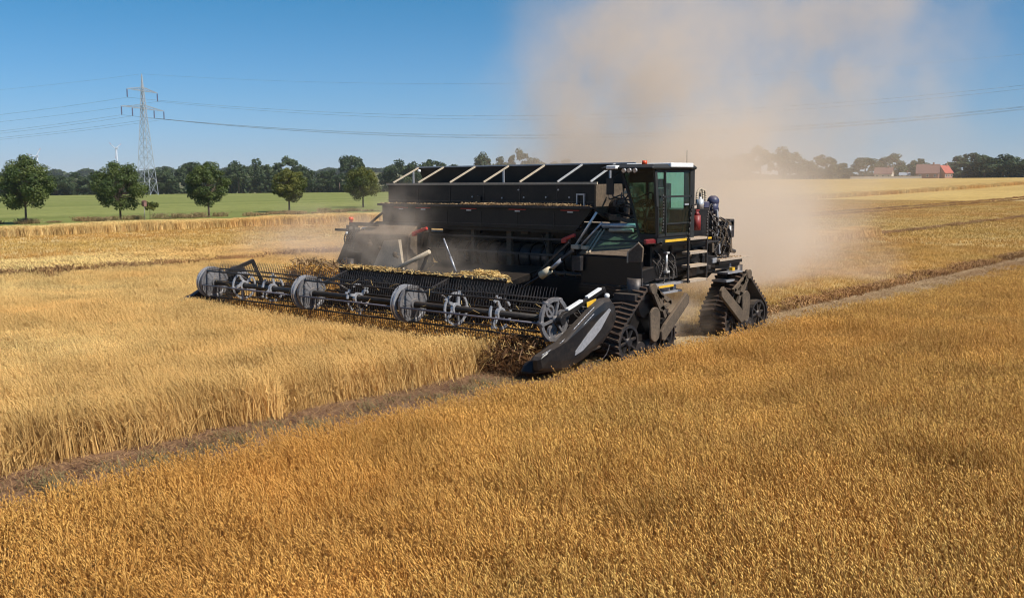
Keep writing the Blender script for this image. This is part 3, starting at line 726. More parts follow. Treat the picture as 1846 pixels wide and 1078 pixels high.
words = ['upper conductor wire hanging from the nearer end of the short top cross arm', 'upper conductor wire hanging from the farther end of the short top cross arm',
         'inner lower conductor wire on the nearer half of the long cross arm', 'outermost lower conductor wire on the nearer half of the long cross arm',
         'inner lower conductor wire on the farther half of the long cross arm', 'outermost lower conductor wire on the farther half of the long cross arm',
         'thin earth wire running from the very tip of the pylon']
for i, (z, yy) in enumerate(pts):
    P = []; k = 0.75 if i == 6 else 1.0
    for q in range(-28, 29):
        t = q / 28.0; tt = abs(t)
        zz = z + k * (-45 * tt + 48.8 * tt * tt); p = Vector((-376.8, 207.1, 0)) + ld * (388 * t) + ac * yy
        P.append((p.x, p.y, zz))
    o = MB().tube(P, 0.038 if i < 6 else 0.025, 5).build('power_cable', M['wire'], recalc=False)
    tag(o, words[i], 'power cable', 'cables of the power line')

# ------------------------------------------------------------------ wind turbines far away
def turbine(x, y, ztop, ang, lb):
    z0 = float(T(x, y)); rt = empty('wind_turbine', (x, y, z0), 2.0); H_ = ztop - z0
    MB().cyl((0, 0, 0), (0, 0, H_), 2.6, 1.4, 10).build('tower', M['turb'], rt)
    MB().box(-1.6, 1.6, -5, 3, H_ - 1.6, H_ + 1.8).build('nacelle', M['turb'], rt)
    for k in range(3):
        t = ang + k * 2 * math.pi / 3; c, s = math.cos(t), math.sin(t); c2, s2 = -s, c
        def pt(r_, w): return (c * r_ + c2 * w, 0, H_ + s * r_ + s2 * w)
        b = MB()
        for yy in (0,):
            A = [pt(2, -1.3), pt(2, 1.3), pt(22, 0.4), pt(22, -0.6)]
            b.hexa([(p[0], 3.2, p[2]) for p in A], [(p[0], 3.9, p[2]) for p in A])
        bl = b.build('blade', M['turb'], rt)
        b2 = MB(); A = [pt(22, -0.7), pt(22, 0.5), pt(28, 0.2), pt(28, -0.3)]
        b2.hexa([(p[0], 3.15, p[2]) for p in A], [(p[0], 3.95, p[2]) for p in A]).build('blade_tip', M['turbred'], bl)
    tag(rt, lb, 'wind turbine')
turbine(-2664.5, 1378.6, 101.6, 0.5, 'tiny white wind turbine on the horizon between round tree and pylon')
turbine(-2750.7, 1197.3, 79.7, 0.9, 'tiny white wind turbine above the first roadside tree')

# ------------------------------------------------------------------ farm buildings on the horizon
def house(name, x, y, rz, L, W, eave, ridge, wm, rm, lb, n_win=3):
    rt = empty(name, (x, y, float(T(x, y)) - 0.3), rz)
    MB().box(-L / 2, L / 2, -W / 2, W / 2, 0, eave).prism([(-W / 2, eave), (W / 2, eave), (0, ridge)], 'x', -L / 2, L / 2).build('wall', wm, rt)
    r = MB(); o = 0.4
    for s in (-1, 1):
        sl = (ridge - eave) / (W / 2)
        r.hexa([(-L / 2 - o, s * (W / 2 + o), eave - o * sl + 0.05), (L / 2 + o, s * (W / 2 + o), eave - o * sl + 0.05), (L / 2 + o, 0, ridge + 0.05), (-L / 2 - o, 0, ridge + 0.05)],
               [(-L / 2 - o, s * (W / 2 + o), eave - o * sl + 0.3), (L / 2 + o, s * (W / 2 + o), eave - o * sl + 0.3), (L / 2 + o, 0, ridge + 0.3), (-L / 2 - o, 0, ridge + 0.3)])
    rf = r.build('roof', rm, rt)
    MB().box(L * 0.2, L * 0.2 + 0.8, -0.4, 0.4, ridge - 0.3, ridge + 1.2).build('chimney', M['brickw'], rf)
    for i in range(n_win):
        xx = -L / 2 + L * (i + 0.5) / n_win
        w_ = MB().box(xx - 0.55, xx + 0.55, -W / 2 - 0.06, -W / 2 + 0.05, eave * 0.35, eave * 0.35 + 1.3).build('window', M['white'], rt)
        MB().box(xx - 0.45, xx + 0.45, -W / 2 - 0.09, -W / 2 - 0.065, eave * 0.35 + 0.1, eave * 0.35 + 1.2).build('pane', M['pane'], w_)
    tag(rt, lb, 'house')
house('farmhouse', -184.5, 549.0, 0.25, 11, 8, 3.2, 7.6, M['brickw'], M['tiled'], 'brick farmhouse with an old brown red roof at the edge of the wood')
house('farm_barn', -178.5, 556.0, 1.2, 6, 6, 3.4, 7.0, M['brickw'], M['tile'], 'barn with a bright red tiled roof rising behind the brick farmhouse')
house('cottage', -207.9, 548.5, 0.2, 9, 7, 3.0, 6.2, M['wall'], M['tiled'], 'pale rendered cottage dimly seen in the dust on the horizon')
house('garden_shed', -196.5, 548.1, 0.3, 5, 4, 2.2, 3.4, M['wall'], M['galv'], 'low pale shed between the dusty cottage and the farmhouse', 2)
w = MB()
w.box(-225, -190, 538, 538.3, 0, 1.5)
gw = MB().box(-18, 18, -0.15, 0.15, 0, 1.5).box(-18.1, 18.1, -0.22, 0.22, 1.5, 1.62).build('garden_wall', M['wall']); gw.location = (-203, 538, float(T(-203, 538)) - 0.2); gw.rotation_euler[2] = 0.33
tag(gw, 'long low pale garden wall in front of the cottages', 'wall')

# ================================================================== the harvester (all coordinates in metres, X across, -Y is forward)
RL = Vector((-20.7, 24.5, 0.0))
HV = empty('combine_harvester', RL)
tag(HV, 'wide black harvester on four rubber tracks with a long tined reel, raising dust', 'combine harvester')
def P(name, mb, mat, parent=HV, **kw): return mb.build(name, mat, parent, org=RL, **kw)
rnd = random.Random(4)

# ---------------- tracks
def track(cx, cy_, side, sg, lb):
    """cx belt centre, side +1: outer side faces +X; sg +1: slanting guard runs back"""
    R_, r2 = 0.47, 0.40; circ = [(cy_ - 0.83, 0.52, R_), (cy_ + 0.83, 0.52, R_), (cy_ + 0.10 * sg, 1.40, r2)]
    # belt loop: outer hull of the three wheels
    pts = []
    for c in circ:
        for i in range(48):
            t = 2 * math.pi * i / 48; pts.append((c[0] + c[2] * math.cos(t), c[1] + c[2] * math.sin(t)))
    pts = sorted(set(pts))
    def half(ps):
        h = []
        for p in ps:
            while len(h) > 1 and (h[-1][0] - h[-2][0]) * (p[1] - h[-2][1]) - (h[-1][1] - h[-2][1]) * (p[0] - h[-2][0]) <= 0: h.pop()
            h.append(p)
        return h
    hull = half(pts)[:-1] + half(pts[::-1])[:-1]
    W2 = 0.43; x0, x1 = cx - W2, cx + W2
    unit = P('track_unit', MB().box(cx - 0.25, cx + 0.25, cy_ - 0.7, cy_ + 0.7, 0.45, 0.62).beam((cx, cy_ - 0.5, 0.55), (cx, cy_, 1.35), 0.35).beam((cx, cy_ + 0.5, 0.55), (cx, cy_, 1.35), 0.35), M['black'], label=lb)
    bl = MB(); n = len(hull); cen = (sum(p[0] for p in hull) / n, sum(p[1] for p in hull) / n)
    def off(p, q, r_, d):
        v = Vector((r_[0] - p[0], r_[1] - p[1])).normalized(); return (q[0] + v.y * d, q[1] - v.x * d)
    out = [off(hull[i - 1], hull[i], hull[(i + 1) % n], 0.05) for i in range(n)]
    vs = []
    for i in range(n):
        vs += [(x0, *hull[i]), (x1, *hull[i]), (x1, *out[i]), (x0, *out[i])]
    fs = []
    for i in range(n):
        j = (i + 1) % n
        for q in range(4): fs.append((i * 4 + q, i * 4 + (q + 1) % 4, j * 4 + (q + 1) % 4, j * 4 + q))
    bl.add(vs, fs); P('belt', bl, M['rubber'], unit)
    # tread lugs along the loop
    per = [0]
    for i in range(n): per.append(per[-1] + math.dist(out[i], out[(i + 1) % n]))
    lg = MB(); L = per[-1]; K = int(L / 0.16)
    for k in range(K):
        s = L * k / K; i = max(q for q in range(n) if per[q] <= s); j = (i + 1) % n; t = (s - per[i]) / max(1e-6, per[i + 1] - per[i])
        c = Vector((out[i][0] + (out[j][0] - out[i][0]) * t, out[i][1] + (out[j][1] - out[i][1]) * t))
        tg = Vector((out[j][0] - out[i][0], out[j][1] - out[i][1])).normalized(); nn = Vector((tg.y, -tg.x))
        for sx in (-1, 1):
            xa, xb = (cx + 0.02 * sx, cx + (W2 + 0.01) * sx); sh = tg * (0.075 if True else 0)
            b = [(xa, *(c - tg * 0.035)), (xb, *(c - tg * 0.035 + sh)), (xb, *(c + tg * 0.035 + sh)), (xa, *(c + tg * 0.035))]
            tt = [(xa, *(c - tg * 0.02 + nn * 0.06)), (xb, *(c - tg * 0.02 + sh + nn * 0.06)), (xb, *(c + tg * 0.02 + sh + nn * 0.06)), (xa, *(c + tg * 0.02 + nn * 0.06))]
            lg.hexa(b, tt)
    P('tread', lg, M['rubber'], unit, kind='stuff')
    xo = cx + side * (W2 - 0.04); xi = cx + side * 0.05
    for k, c in enumerate(circ[:2]):
        w_ = MB().ringx(min(xi, xo), max(xi, xo), c[0], c[1], c[2] - 0.02, c[2] - 0.10, 24).cyl((xi, c[0], c[1]), (xo + side * 0.03, c[0], c[1]), 0.13, 0.11, 12)
        for q in range(8):
            t = q * math.pi / 4 + 0.2; w_.beam((xo - side * 0.06, c[0] + 0.10 * math.cos(t), c[1] + 0.10 * math.sin(t)), (xo - side * 0.06, c[0] + (c[2] - 0.07) * math.cos(t), c[1] + (c[2] - 0.07) * math.sin(t)), 0.07, 0.05)
        P('wheel', w_, M['mid'], unit)
    for yy in (-0.27, 0.27):
        P('roller', MB().cyl((xi, cy_ + yy, 0.27), (xo, cy_ + yy, 0.27), 0.2, 0.2, 16).cyl((xo, cy_ + yy, 0.27), (xo + side * 0.03, cy_ + yy, 0.27), 0.08, 0.07, 8), M['mid'], unit)
    P('drive_wheel', MB().cyl((cx - 0.3, circ[2][0], 1.40), (cx + 0.3, circ[2][0], 1.40), 0.36, 0.36, 20), M['blackcl'], unit)
    # outer guards
    gx0, gx1 = sorted((cx + side * (W2 + 0.02), cx + side * (W2 + 0.09)))
    oc = cy_ + 0.22 * sg; ov = []
    for i in range(13): t = math.pi * i / 12; ov.append((oc + 0.24 * math.cos(t), 1.10 + 0.24 * math.sin(t)))
    for i in range(13): t = math.pi + math.pi * i / 12; ov.append((oc + 0.21 * math.cos(t), 0.62 + 0.21 * math.sin(t)))
    P('oval_guard', MB().prism(ov, 'x', gx0, gx1), M['dustmetal'], unit, bevel=0.015)
    f = lambda y: cy_ + sg * y
    P('slanting_guard', MB().prism([(f(1.70), 1.60), (f(1.84), 1.48), (f(1.82), 1.30), (f(0.60), 0.40), (f(0.46), 0.44), (f(0.44), 0.66), (f(0.60), 0.84)], 'x', gx0 + side * 0.03, gx1 + side * 0.06), M['dustmetal'], unit, bevel=0.015)
    br = MB(); xb = cx + side * (W2 + 0.06)
    for p_, q_ in (((0.05, 1.88), (1.0, 1.40)), ((0.05, 1.88), (0.48, 1.25)), ((0.3, 1.85), (0.72, 1.02)), ((0.48, 1.25), (0.98, 1.42)), ((0.25, 1.7), (0.6, 1.55))):
        br.beam((xb, f(p_[0]), p_[1]), (xb, f(q_[0]), q_[1]), 0.07, 0.12)
    br.cyl((xb - 0.06, f(0.1), 1.84), (xb + 0.06, f(0.1), 1.84), 0.14, 0.14, 12)
    P('guard_bracket', br, M['dustmetal'], unit)
    # swivel leg above the track
    lm = MB().cyl((cx, cy_, 1.45), (cx, cy_, 2.1), 0.22, 0.22, 14).box(cx - 0.34, cx + 0.34, cy_ - 0.5, cy_ + 0.5, 1.55, 1.72)
    P('swivel_leg', lm, M['mid'], unit)
for cx, side in ((-14.86, 1), (-26.6, -1)):
    track(cx, 21.95, side, 1, 'front track near the cab' if side > 0 else 'front track at the far end')
    track(cx, 27.4, side, -1, 'rear track near the cab' if side > 0 else 'rear track at the far end')

# ---------------- chassis
b = MB().box(-26.9, -14.9, 24.3, 25.3, 2.05, 2.95)
for yy in (21.95, 27.4):
    for cx in (-14.95, -26.5):
        b.beam((cx, yy, 2.12), (cx, 24.4 if yy < 24 else 25.2, 2.35), 0.5, 0.38)
P('main_beam', b, M['black'], bevel=0.03)
P('belly_frame', MB().box(-24.2, -17.2, 23.5, 27.0, 1.62, 1.8).box(-17.6, -17.4, 23.3, 26.8, 1.0, 1.7).box(-24.0, -23.8, 23.3, 26.8, 1.2, 1.7), M['black'])
# swivel collar plates above the front track, cab side
P('swivel_collar', MB().box(-15.3, -14.5, 22.35, 24.0, 1.84, 1.89).box(-15.25, -14.6, 22.6, 23.9, 1.60, 1.66).box(-15.1, -14.7, 22.7, 22.8, 1.66, 1.84).box(-15.1, -14.7, 23.6, 23.75, 1.66, 1.84).cyl((-14.9, 23.2, 1.66), (-14.9, 23.2, 1.84), 0.3, 0.3, 14), M['grey'])
P('swivel_collar', MB().box(-15.2, -14.5, 26.3, 27.2, 1.90, 1.95).box(-15.1, -14.6, 26.4, 27.3, 1.64, 1.70).cyl((-14.75, 26.8, 1.95), (-14.75, 26.8, 2.35), 0.08, 0.06, 8), M['grey'])
P('edge_marking', MB().box(-14.495, -14.47, 22.5, 23.25, 1.80, 1.86), M['yellow'])
P('edge_marking', MB().box(-14.6, -14.49, 26.55, 26.7, 1.98, 2.08), M['yellow'])

# ---------------- grain tank
P('tank_panel', MB().prism([(-26.05, 3.88), (-17.02, 3.88), (-17.65, 3.22), (-26.05, 3.30)], 'y', 22.98, 23.06), M['black'], label='lower black front panel under the chaff shelf', bevel=0.01)
P('tank_panel', MB().box(-25.9, -17.06, 23.14, 23.20, 3.93, 4.585), M['black'], label='upper black front panel of the grain tank', bevel=0.01)
P('tank_wall', MB().box(-25.9, -25.84, 23.21, 27.2, 3.3, 4.58).box(-25.83, -17.06, 27.14, 27.2, 3.3, 4.58).box(-26.0, -17.3, 23.10, 27.1, 3.15, 3.28), M['black'])
P('end_panel', MB().prism([(23.08, 4.58), (26.8, 4.58), (26.8, 3.3), (24.2, 3.3), (23.08, 3.80)], 'x', -17.05, -16.98), M['dustmetal'], bevel=0.01, label='dusty tank end panel beside the cab')
P('rim_rail', MB().box(-25.94, -16.96, 23.09, 23.135, 4.575, 4.645), M['tan'])
P('chaff_shelf', MB().box(-26.1, -17.0, 22.80, 23.138, 3.885, 3.925).box(-26.1, -17.0, 22.80, 22.83, 3.925, 3.96), M['mid'])
RX = [-25.64, -24.40, -22.91, -21.42, -19.92, -18.44, -17.22]
for x in RX:
    P('roof_rib', MB().beam((x, 23.15, 4.66), (x, 24.35, 5.17), 0.036, 0.05), M['tan' if x < -19 else 'chrome'])
for x in (-25.64, -21.42, -17.22):
    P('rib_post', MB().beam((x, 24.1, 4.5), (x, 24.1, 5.06), 0.05), M['grey'])
P('tank_flap', MB().hexa([(-25.35, 24.45, 4.45), (-16.7, 24.45, 4.45), (-16.7, 24.5, 4.45), (-25.35, 24.5, 4.45)], [(-25.7, 24.40, 5.17), (-16.5, 24.40, 5.17), (-16.5, 24.45, 5.17), (-25.7, 24.45, 5.17)]), M['black'])
P('tank_cover', MB().hexa([(-25.6, 24.52, 4.6), (-17.05, 24.52, 4.6), (-17.05, 27.1, 4.6), (-25.6, 27.1, 4.6)], [(-25.6, 24.52, 5.1), (-17.05, 24.52, 5.1), (-17.05, 25.3, 4.8), (-25.6, 25.3, 4.8)]), M['black'])
P('top_rail', MB().beam((-25.8, 24.38, 5.19), (-16.5, 24.38, 5.19), 0.04), M['grey'])
P('roof_lamp', MB().ball((-25.45, 24.2, 5.06), 0.06), M['white'])
for x in (-21.91, -19.86, -17.83, -25.08, -24.0):
    P('hinge_tag', MB().box(x - 0.10, x + 0.10, 22.955, 22.975, 3.76, 3.80), M['white'])
    P('red_marking', MB().box(x - 0.35, x + 0.33, 22.958, 22.978, 3.815, 3.84), M['red'])
for x, z in ((-20.63, 4.17), (-19.74, 4.19), (-18.87, 4.20), (-17.99, 4.20), (-21.66, 4.2), (-21.9, 4.2), (-19.95, 4.42), (-18.4, 4.42)):
    P('bolt', MB().cyl((x, 23.14, z), (x, 23.11, z), 0.03, 0.025, 6), M['grey'])
for x in (-24.4, -22.9, -21.4, -19.9, -18.45):
    P('panel_joint', MB().box(x - 0.012, x + 0.012, 23.128, 23.139, 3.94, 4.57), M['mid'])
    P('panel_joint', MB().box(x - 0.012, x + 0.012, 22.965, 22.978, 3.32, 3.75), M['mid'])
P('fold_edge', MB().box(-25.9, -17.1, 23.10, 23.139, 4.05, 4.075).box(-26.0, -17.5, 22.95, 22.979, 3.36, 3.385), M['mid'])
fr = MB()
for x0, x1, z0, z1 in ((-17.70, -17.40, 4.27, 4.31), (-17.70, -17.66, 3.95, 4.27), (-17.44, -17.40, 3.95, 4.27), (-17.70, -17.40, 3.92, 3.95)): fr.box(x0, x1, 23.08, 23.13, z0, z1)
P('socket_frame', fr, M['grey'])
P('socket_frame', MB().box(-21.75, -21.5, 23.08, 23.13, 3.95, 4.22), M['blackcl'])

# straw heaps and chaff
def straw(name, boxes, n, L, w, mat, parent=HV, seed=1, flat=0.35):
    r = random.Random(seed); V = []; Fc = []; ti = []
    for _ in range(n):
        b = r.choice(boxes); c = Vector([r.uniform(b[0], b[1]), r.uniform(b[2], b[3]), b[4] + (b[5] - b[4]) * r.random() ** 1.6]) - RL
        d = Vector((r.gauss(0, 1), r.gauss(0, 1), r.gauss(0, flat))).normalized() * (L * r.uniform(0.4, 1.1)); s = d.orthogonal().normalized() * w
        o = len(V); V += [c - d / 2 - s, c + d / 2 - s, c + d / 2 + s, c - d / 2 + s]; Fc.append((o, o + 1, o + 2, o + 3)); ti += [r.random()] * 4
    ob = np_mesh(name, [tuple(v) for v in V], Fc, mat, {'tint': ti, 'part': [0.5] * len(ti)}); ob.parent = parent; ob['kind'] = 'stuff'
    return ob
straw('chaff', [(-26.0, -17.1, 22.83, 23.12, 3.925, 3.985)] + [(-22.2, -17.6, 22.83, 23.1, 3.93, 4.02)] * 2, 5200, 0.09, 0.012, M['strawbit'], seed=2)

straw('chaff', [(-16.6, -14.8, 22.0, 22.9, 2.70, 2.74)] + [(-15.5, -14.6, 25.95, 27.4, 2.362, 2.38)] * 2 + [(-16.3, -14.5, 22.6, 24.9, 3.045, 3.06)], 500, 0.06, 0.008, M['strawbit'], seed=12)
straw('caught_straw', [(-29.5, -15.4, 18.2, 19.2, 0.9, 1.9)], 260, 0.26, 0.004, M['crop_left'], seed=13, flat=0.8)
# ---------------- threshing bay under the tank
P('bay_back_wall', MB().box(-24.3, -17.1, 24.18, 24.28, 1.82, 3.2), M['black'])
P('rotor_drum', MB().cyl((-24.0, 23.75, 2.35), (-17.3, 23.75, 2.35), 0.40, 0.40, 20), M['mid'])
dr = MB()
for i in range(15): dr.ringx(-23.8 + i * 0.45, -23.74 + i * 0.45, 23.75, 2.35, 0.45, 0.39, 20)
P('drum_band', dr, M['black'])
for x, zb, w in ((-22.0, 1.85, 0.13), (-20.45, 1.45, 0.20), (-24.05, 1.8, 0.12), (-18.9, 1.85, 0.10)):
    P('bay_post', MB().box(x - w / 2, x + w / 2, 23.22, 23.34, zb, 3.24), M['dustmetal'], bevel=0.01)
for z in (2.92, 2.45, 1.95):
    P('bay_rail', MB().box(-24.2, -17.2, 23.12, 23.19, z, z + 0.06), M['mid'])
P('intake_floor', MB().hexa([(-23.0, 20.7, 0.75), (-19.4, 20.7, 0.75), (-19.0, 23.3, 1.5), (-23.4, 23.3, 1.5)], [(-23.0, 20.7, 1.45), (-19.4, 20.7, 1.45), (-19.0, 23.3, 2.1), (-23.4, 23.3, 2.1)]), M['black'])
for i in range(26):   # pipes and brackets in the dark of the bay
    x = rnd.uniform(-24, -17.4); z = rnd.uniform(1.9, 3.1); 
    if i % 2: P('bracket', MB().box(x, x + rnd.uniform(0.1, 0.4), 23.36, 23.5, z, z + rnd.uniform(0.1, 0.35)), M[rnd.choice(['mid', 'black', 'dustmetal'])])
    else: P('bay_hose', MB().curve([(x, 23.3, z), (x + 0.3, 23.1, z - 0.3), (x + rnd.uniform(0.2, 0.9), 23.2, z - rnd.uniform(0.2, 0.7))], 0.025), M['hose'])

# red levers, lift struts, drive shafts
for x0, z0, x1, z1 in ((-17.59, 3.00, -17.13, 3.17), (-23.80, 3.01, -23.13, 3.20)):
    P('red_lever', MB().beam((x0, 22.3, z0), (x1, 22.3, z1), 0.09, 0.10).beam((x0 - 0.02, 22.3, z0 - 0.03), (x0 + 0.16, 22.3, z0 + 0.0), 0.11, 0.12), M['red'], bevel=0.02)
    P('lever_arm', MB().beam((x1 - 0.1, 22.35, z1 - 0.06), (x0 + 0.15, 22.6, z0 - 0.5), 0.16, 0.2), M['black'])
P('tank_strut', MB().cyl((-16.86, 22.0, 2.92), (-16.17, 22.0, 3.82), 0.035, 0.035, 8), M['chrome'])
P('tank_strut', MB().cyl((-16.66, 21.95, 2.90), (-15.95, 21.95, 3.55), 0.03, 0.03, 8), M['grey'])
P('strut_foot', MB().box(-16.98, -16.72, 21.9, 22.1, 2.80, 2.92).box(-16.62, -16.45, 21.9, 22.05, 2.80, 2.9), M['tan'], bevel=0.01)
P('drive_shaft', MB().cyl((-18.46, 21.5, 1.63), (-17.65, 21.5, 2.08), 0.04, 0.04, 10).cyl((-17.45, 21.5, 2.18), (-16.6, 21.5, 2.80), 0.05, 0.05, 10), M['blackcl'])
P('shaft_guard', MB().cyl((-17.72, 21.5, 2.05), (-17.40, 21.5, 2.23), 0.12, 0.10, 12), M['cream'])
P('shaft_joint', MB().cyl((-17.30, 21.48, 2.28), (-16.98, 21.48, 2.52), 0.06, 0.06, 8), M['grey'])
P('lift_arm', MB().beam((-18.15, 21.65, 1.96), (-16.85, 21.65, 3.0), 0.05), M['mid'])
P('lift_arm', MB().cyl((-21.58, 21.5, 2.96), (-21.3, 21.5, 2.42), 0.025, 0.025, 8).cyl((-21.3, 21.5, 2.42), (-21.08, 21.5, 1.97), 0.035, 0.035, 8), M['grey'])
P('straw_chute', MB().cyl((-24.15, 21.5, 1.76), (-22.32, 21.6, 2.52), 0.07, 0.07, 10), M['tan'])
P('straw_chute', MB().beam((-22.9, 21.8, 1.9), (-22.6, 21.9, 2.6), 0.08), M['mid'])

# ---------------- side hoods
P('side_hood', MB().hexa([(-16.65, 21.92, 1.8), (-14.62, 21.92, 1.8), (-15.0, 23.0, 1.9), (-16.8, 23.0, 1.9)], [(-16.65, 21.92, 2.64), (-14.62, 21.92, 2.64), (-15.3, 22.98, 3.24), (-16.85, 22.98, 3.24)]), M['blackcl'], bevel=0.02)
hp = MB()
for i in range(5):
    t0, t1 = i / 5 + 0.006, (i + 1) / 5 - 0.006
    def hpnt(t, e): 
        xl = -16.67 - 0.22 * t; xr = -14.60 - 0.68 * t; return (xl if e == 0 else xr, 21.90 + 1.08 * t, 2.652 + 0.60 * t)
    A = [hpnt(t0, 0), hpnt(t0, 1), hpnt(t1, 1), hpnt(t1, 0)]
    P('hood_board', MB().hexa(A, [(p[0], p[1] - 0.01, p[2] + 0.03) for p in A]), M['dustmetal'])
P('hood_seam', MB().beam((-16.35, 21.91, 2.72), (-16.6, 22.98, 3.31), 0.04, 0.03).beam((-16.45, 21.91, 2.72), (-16.72, 22.98, 3.31), 0.03, 0.03), M['tan'])
P('hood_flap', MB().prism([(-14.83, 2.80), (-14.50, 3.06), (-14.37, 2.95), (-14.40, 2.57), (-14.83, 2.55)], 'y', 21.58, 21.64), M['dustmetal'], bevel=0.01)
P('flap_edge', MB().beam((-14.84, 21.57, 2.81), (-14.49, 21.57, 3.08), 0.03).beam((-14.84, 21.57, 2.54), (-14.84, 21.57, 2.81), 0.03), M['tan'])
P('control_box', MB().box(-16.84, -16.53, 21.75, 21.9, 2.21, 2.62), M['mid'], bevel=0.015)
P('hood_skirt', MB().box(-16.6, -15.2, 21.80, 21.91, 1.62, 1.86).beam((-16.6, 21.79, 1.76), (-15.0, 21.79, 1.76), 0.03), M['blackcl'])
P('side_hood', MB().hexa([(-26.75, 22.1, 1.6), (-23.9, 22.1, 1.6), (-24.0, 23.2, 1.7), (-26.7, 23.2, 1.7)], [(-26.6, 22.25, 2.95), (-23.95, 22.25, 2.95), (-24.1, 22.95, 3.35), (-26.3, 22.95, 3.35)]), M['dustmetal'], bevel=0.03, label='dust covered hood at the far end')
for i in range(9):
    x = rnd.uniform(-26.2, -24.3); z = rnd.uniform(1.8, 2.7)
    P('hood_lump', MB().ball((x, 22.1, z), rnd.uniform(0.05, 0.11), 8, 5), M['dustmetal'])
P('hood_cover', MB().hexa([(-25.6, 22.05, 1.75), (-24.0, 22.05, 1.65), (-24.0, 22.2, 1.65), (-25.6, 22.2, 1.75)], [(-25.0, 22.1, 2.75), (-24.3, 22.1, 2.8), (-24.3, 22.25, 2.8), (-25.0, 22.25, 2.75)]), M['tan'])

# ---------------- structure between tank and cab
P('tank_brace', MB().beam((-17.0, 23.5, 3.72), (-15.2, 23.0, 3.42), 0.06, 0.10), M['mid'])
P('tank_brace', MB().beam((-17.0, 23.7, 3.80), (-15.3, 23.3, 3.58), 0.05, 0.08), M['black'])
P('air_pipe', MB().cyl((-16.6, 22.9, 3.42), (-15.35, 22.9, 3.44), 0.075, 0.075, 12), M['grey'])
P('under_pipe', MB().cyl((-16.3, 22.8, 3.30), (-15.5, 22.8, 3.32), 0.05, 0.05, 10), M['tan'])
P('cab_bearer', MB().box(-16.9, -14.6, 22.95, 23.1, 3.18, 3.26).box(-16.9, -14.6, 23.9, 24.05, 3.18, 3.26), M['black'])
P('hose_cover', MB().hexa([(-16.5, 23.7, 4.30), (-15.9, 23.7, 4.30), (-15.9, 23.95, 4.32), (-16.5, 23.95, 4.32)], [(-16.3, 23.7, 4.50), (-15.9, 23.7, 4.56), (-15.9, 23.9, 4.56), (-16.3, 23.9, 4.5)]), M['cream'], bevel=0.02)
P('fan_housing', MB().ringx(-16.95, -16.7, 24.0, 3.85, 0.34, 0.20, 20).cyl((-16.9, 24.0, 3.85), (-16.6, 24.0, 3.85), 0.1, 0.1, 10), M['black'])
P('filter_canister', MB().cyl((-16.2, 23.9, 3.6), (-16.2, 23.9, 4.15), 0.16, 0.16, 14).cyl((-16.2, 23.9, 4.15), (-16.2, 23.9, 4.2), 0.18, 0.18, 14), M['mid'])
for i in range(14):
    x = rnd.uniform(-16.9, -15.8); z = rnd.uniform(3.6, 4.4)
    P('hydraulic_hose', MB().curve([(x, 23.6, z), (x + 0.2, 23.35, z - 0.15), (x + 0.5, 23.5, z - rnd.uniform(0, 0.3)), (x + 0.75, 23.4, z - rnd.uniform(-0.1, 0.3))], 0.022), M['hose'])
P('valve_block', MB().box(-16.7, -16.4, 23.3, 23.5, 3.55, 3.72).box(-16.0, -15.75, 23.2, 23.4, 3.5, 3.62), M['dustmetal'], bevel=0.01)

# ---------------- cab
fl = [(-15.05, 22.42, 3.22), (-14.45, 22.38, 3.22), (-14.45, 24.0, 3.22), (-15.75, 24.0, 3.22)]
tp = [(-15.50, 22.25, 4.93), (-14.42, 22.20, 4.93), (-14.42, 24.02, 4.93), (-15.85, 24.02, 4.93)]
md = [(-15.20, 22.32, 4.0), (-14.40, 22.27, 4.0), (-14.40, 24.0, 4.0), (-15.85, 24.0, 4.0)]
cab = P('cab', MB().hexa([(p[0], p[1], 3.02) for p in fl], fl), M['tint'], label='glazed driver cab at the near end')
pl_ = MB()
for i, w in zip(range(4), (0.07, 0.08, 0.12, 0.08)):
    pl_.beam(fl[i], md[i], w).beam(md[i], tp[i], w)
for L_ in (fl, tp):
    for i in range(4): pl_.beam(L_[i], L_[(i + 1) % 4], 0.07)
P('cab_pillar', pl_, M['tint'], cab)
P('door_pillar', MB().beam((-14.42, 22.72, 3.22), (-14.39, 22.62, 4.93), 0.06), M['tint'], cab)
P('door_rail', MB().box(-14.44, -14.36, 22.4, 24.0, 4.22, 4.27).box(-14.46, -14.40, 22.75, 23.9, 3.50, 3.54), M['tint'], cab)
def pane(name, q, mat, t=0.012):
    q = [Vector(p) for p in q]; n = (q[1] - q[0]).cross(q[3] - q[0]).normalized() * t
    P(name, MB().hexa([q[0], q[1], q[1] + n, q[0] + n], [q[3], q[2], q[2] + n, q[3] + n]), mat, cab)
pane('windscreen', [fl[0], fl[1], md[1], md[0]], M['glassf']); pane('windscreen', [md[0], md[1], tp[1], tp[0]], M['glassf'])
pane('side_window', [fl[1], fl[2], md[2], md[1]], M['glass']); pane('side_window', [md[1], md[2], tp[2], tp[1]], M['glass'])
pane('side_window', [fl[3], fl[0], md[0], md[3]], M['glass']); pane('side_window', [md[3], md[0], tp[0], tp[3]], M['glass'])
pane('rear_window', [fl[2], fl[3], md[3], md[2]], M['glass']); pane('rear_window', [md[2], md[3], tp[3], tp[2]], M['glass'])
P('driver_seat', MB().box(-15.3, -14.8, 23.0, 23.5, 3.5, 3.65).box(-15.28, -14.82, 23.42, 23.58, 3.6, 4.45).box(-15.18, -14.92, 23.44, 23.56, 4.48, 4.72).box(-15.2, -14.9, 23.1, 23.4, 3.24, 3.5).box(-14.86, -14.76, 22.95, 23.4, 3.85, 3.92), M['tint'], cab, bevel=0.03)
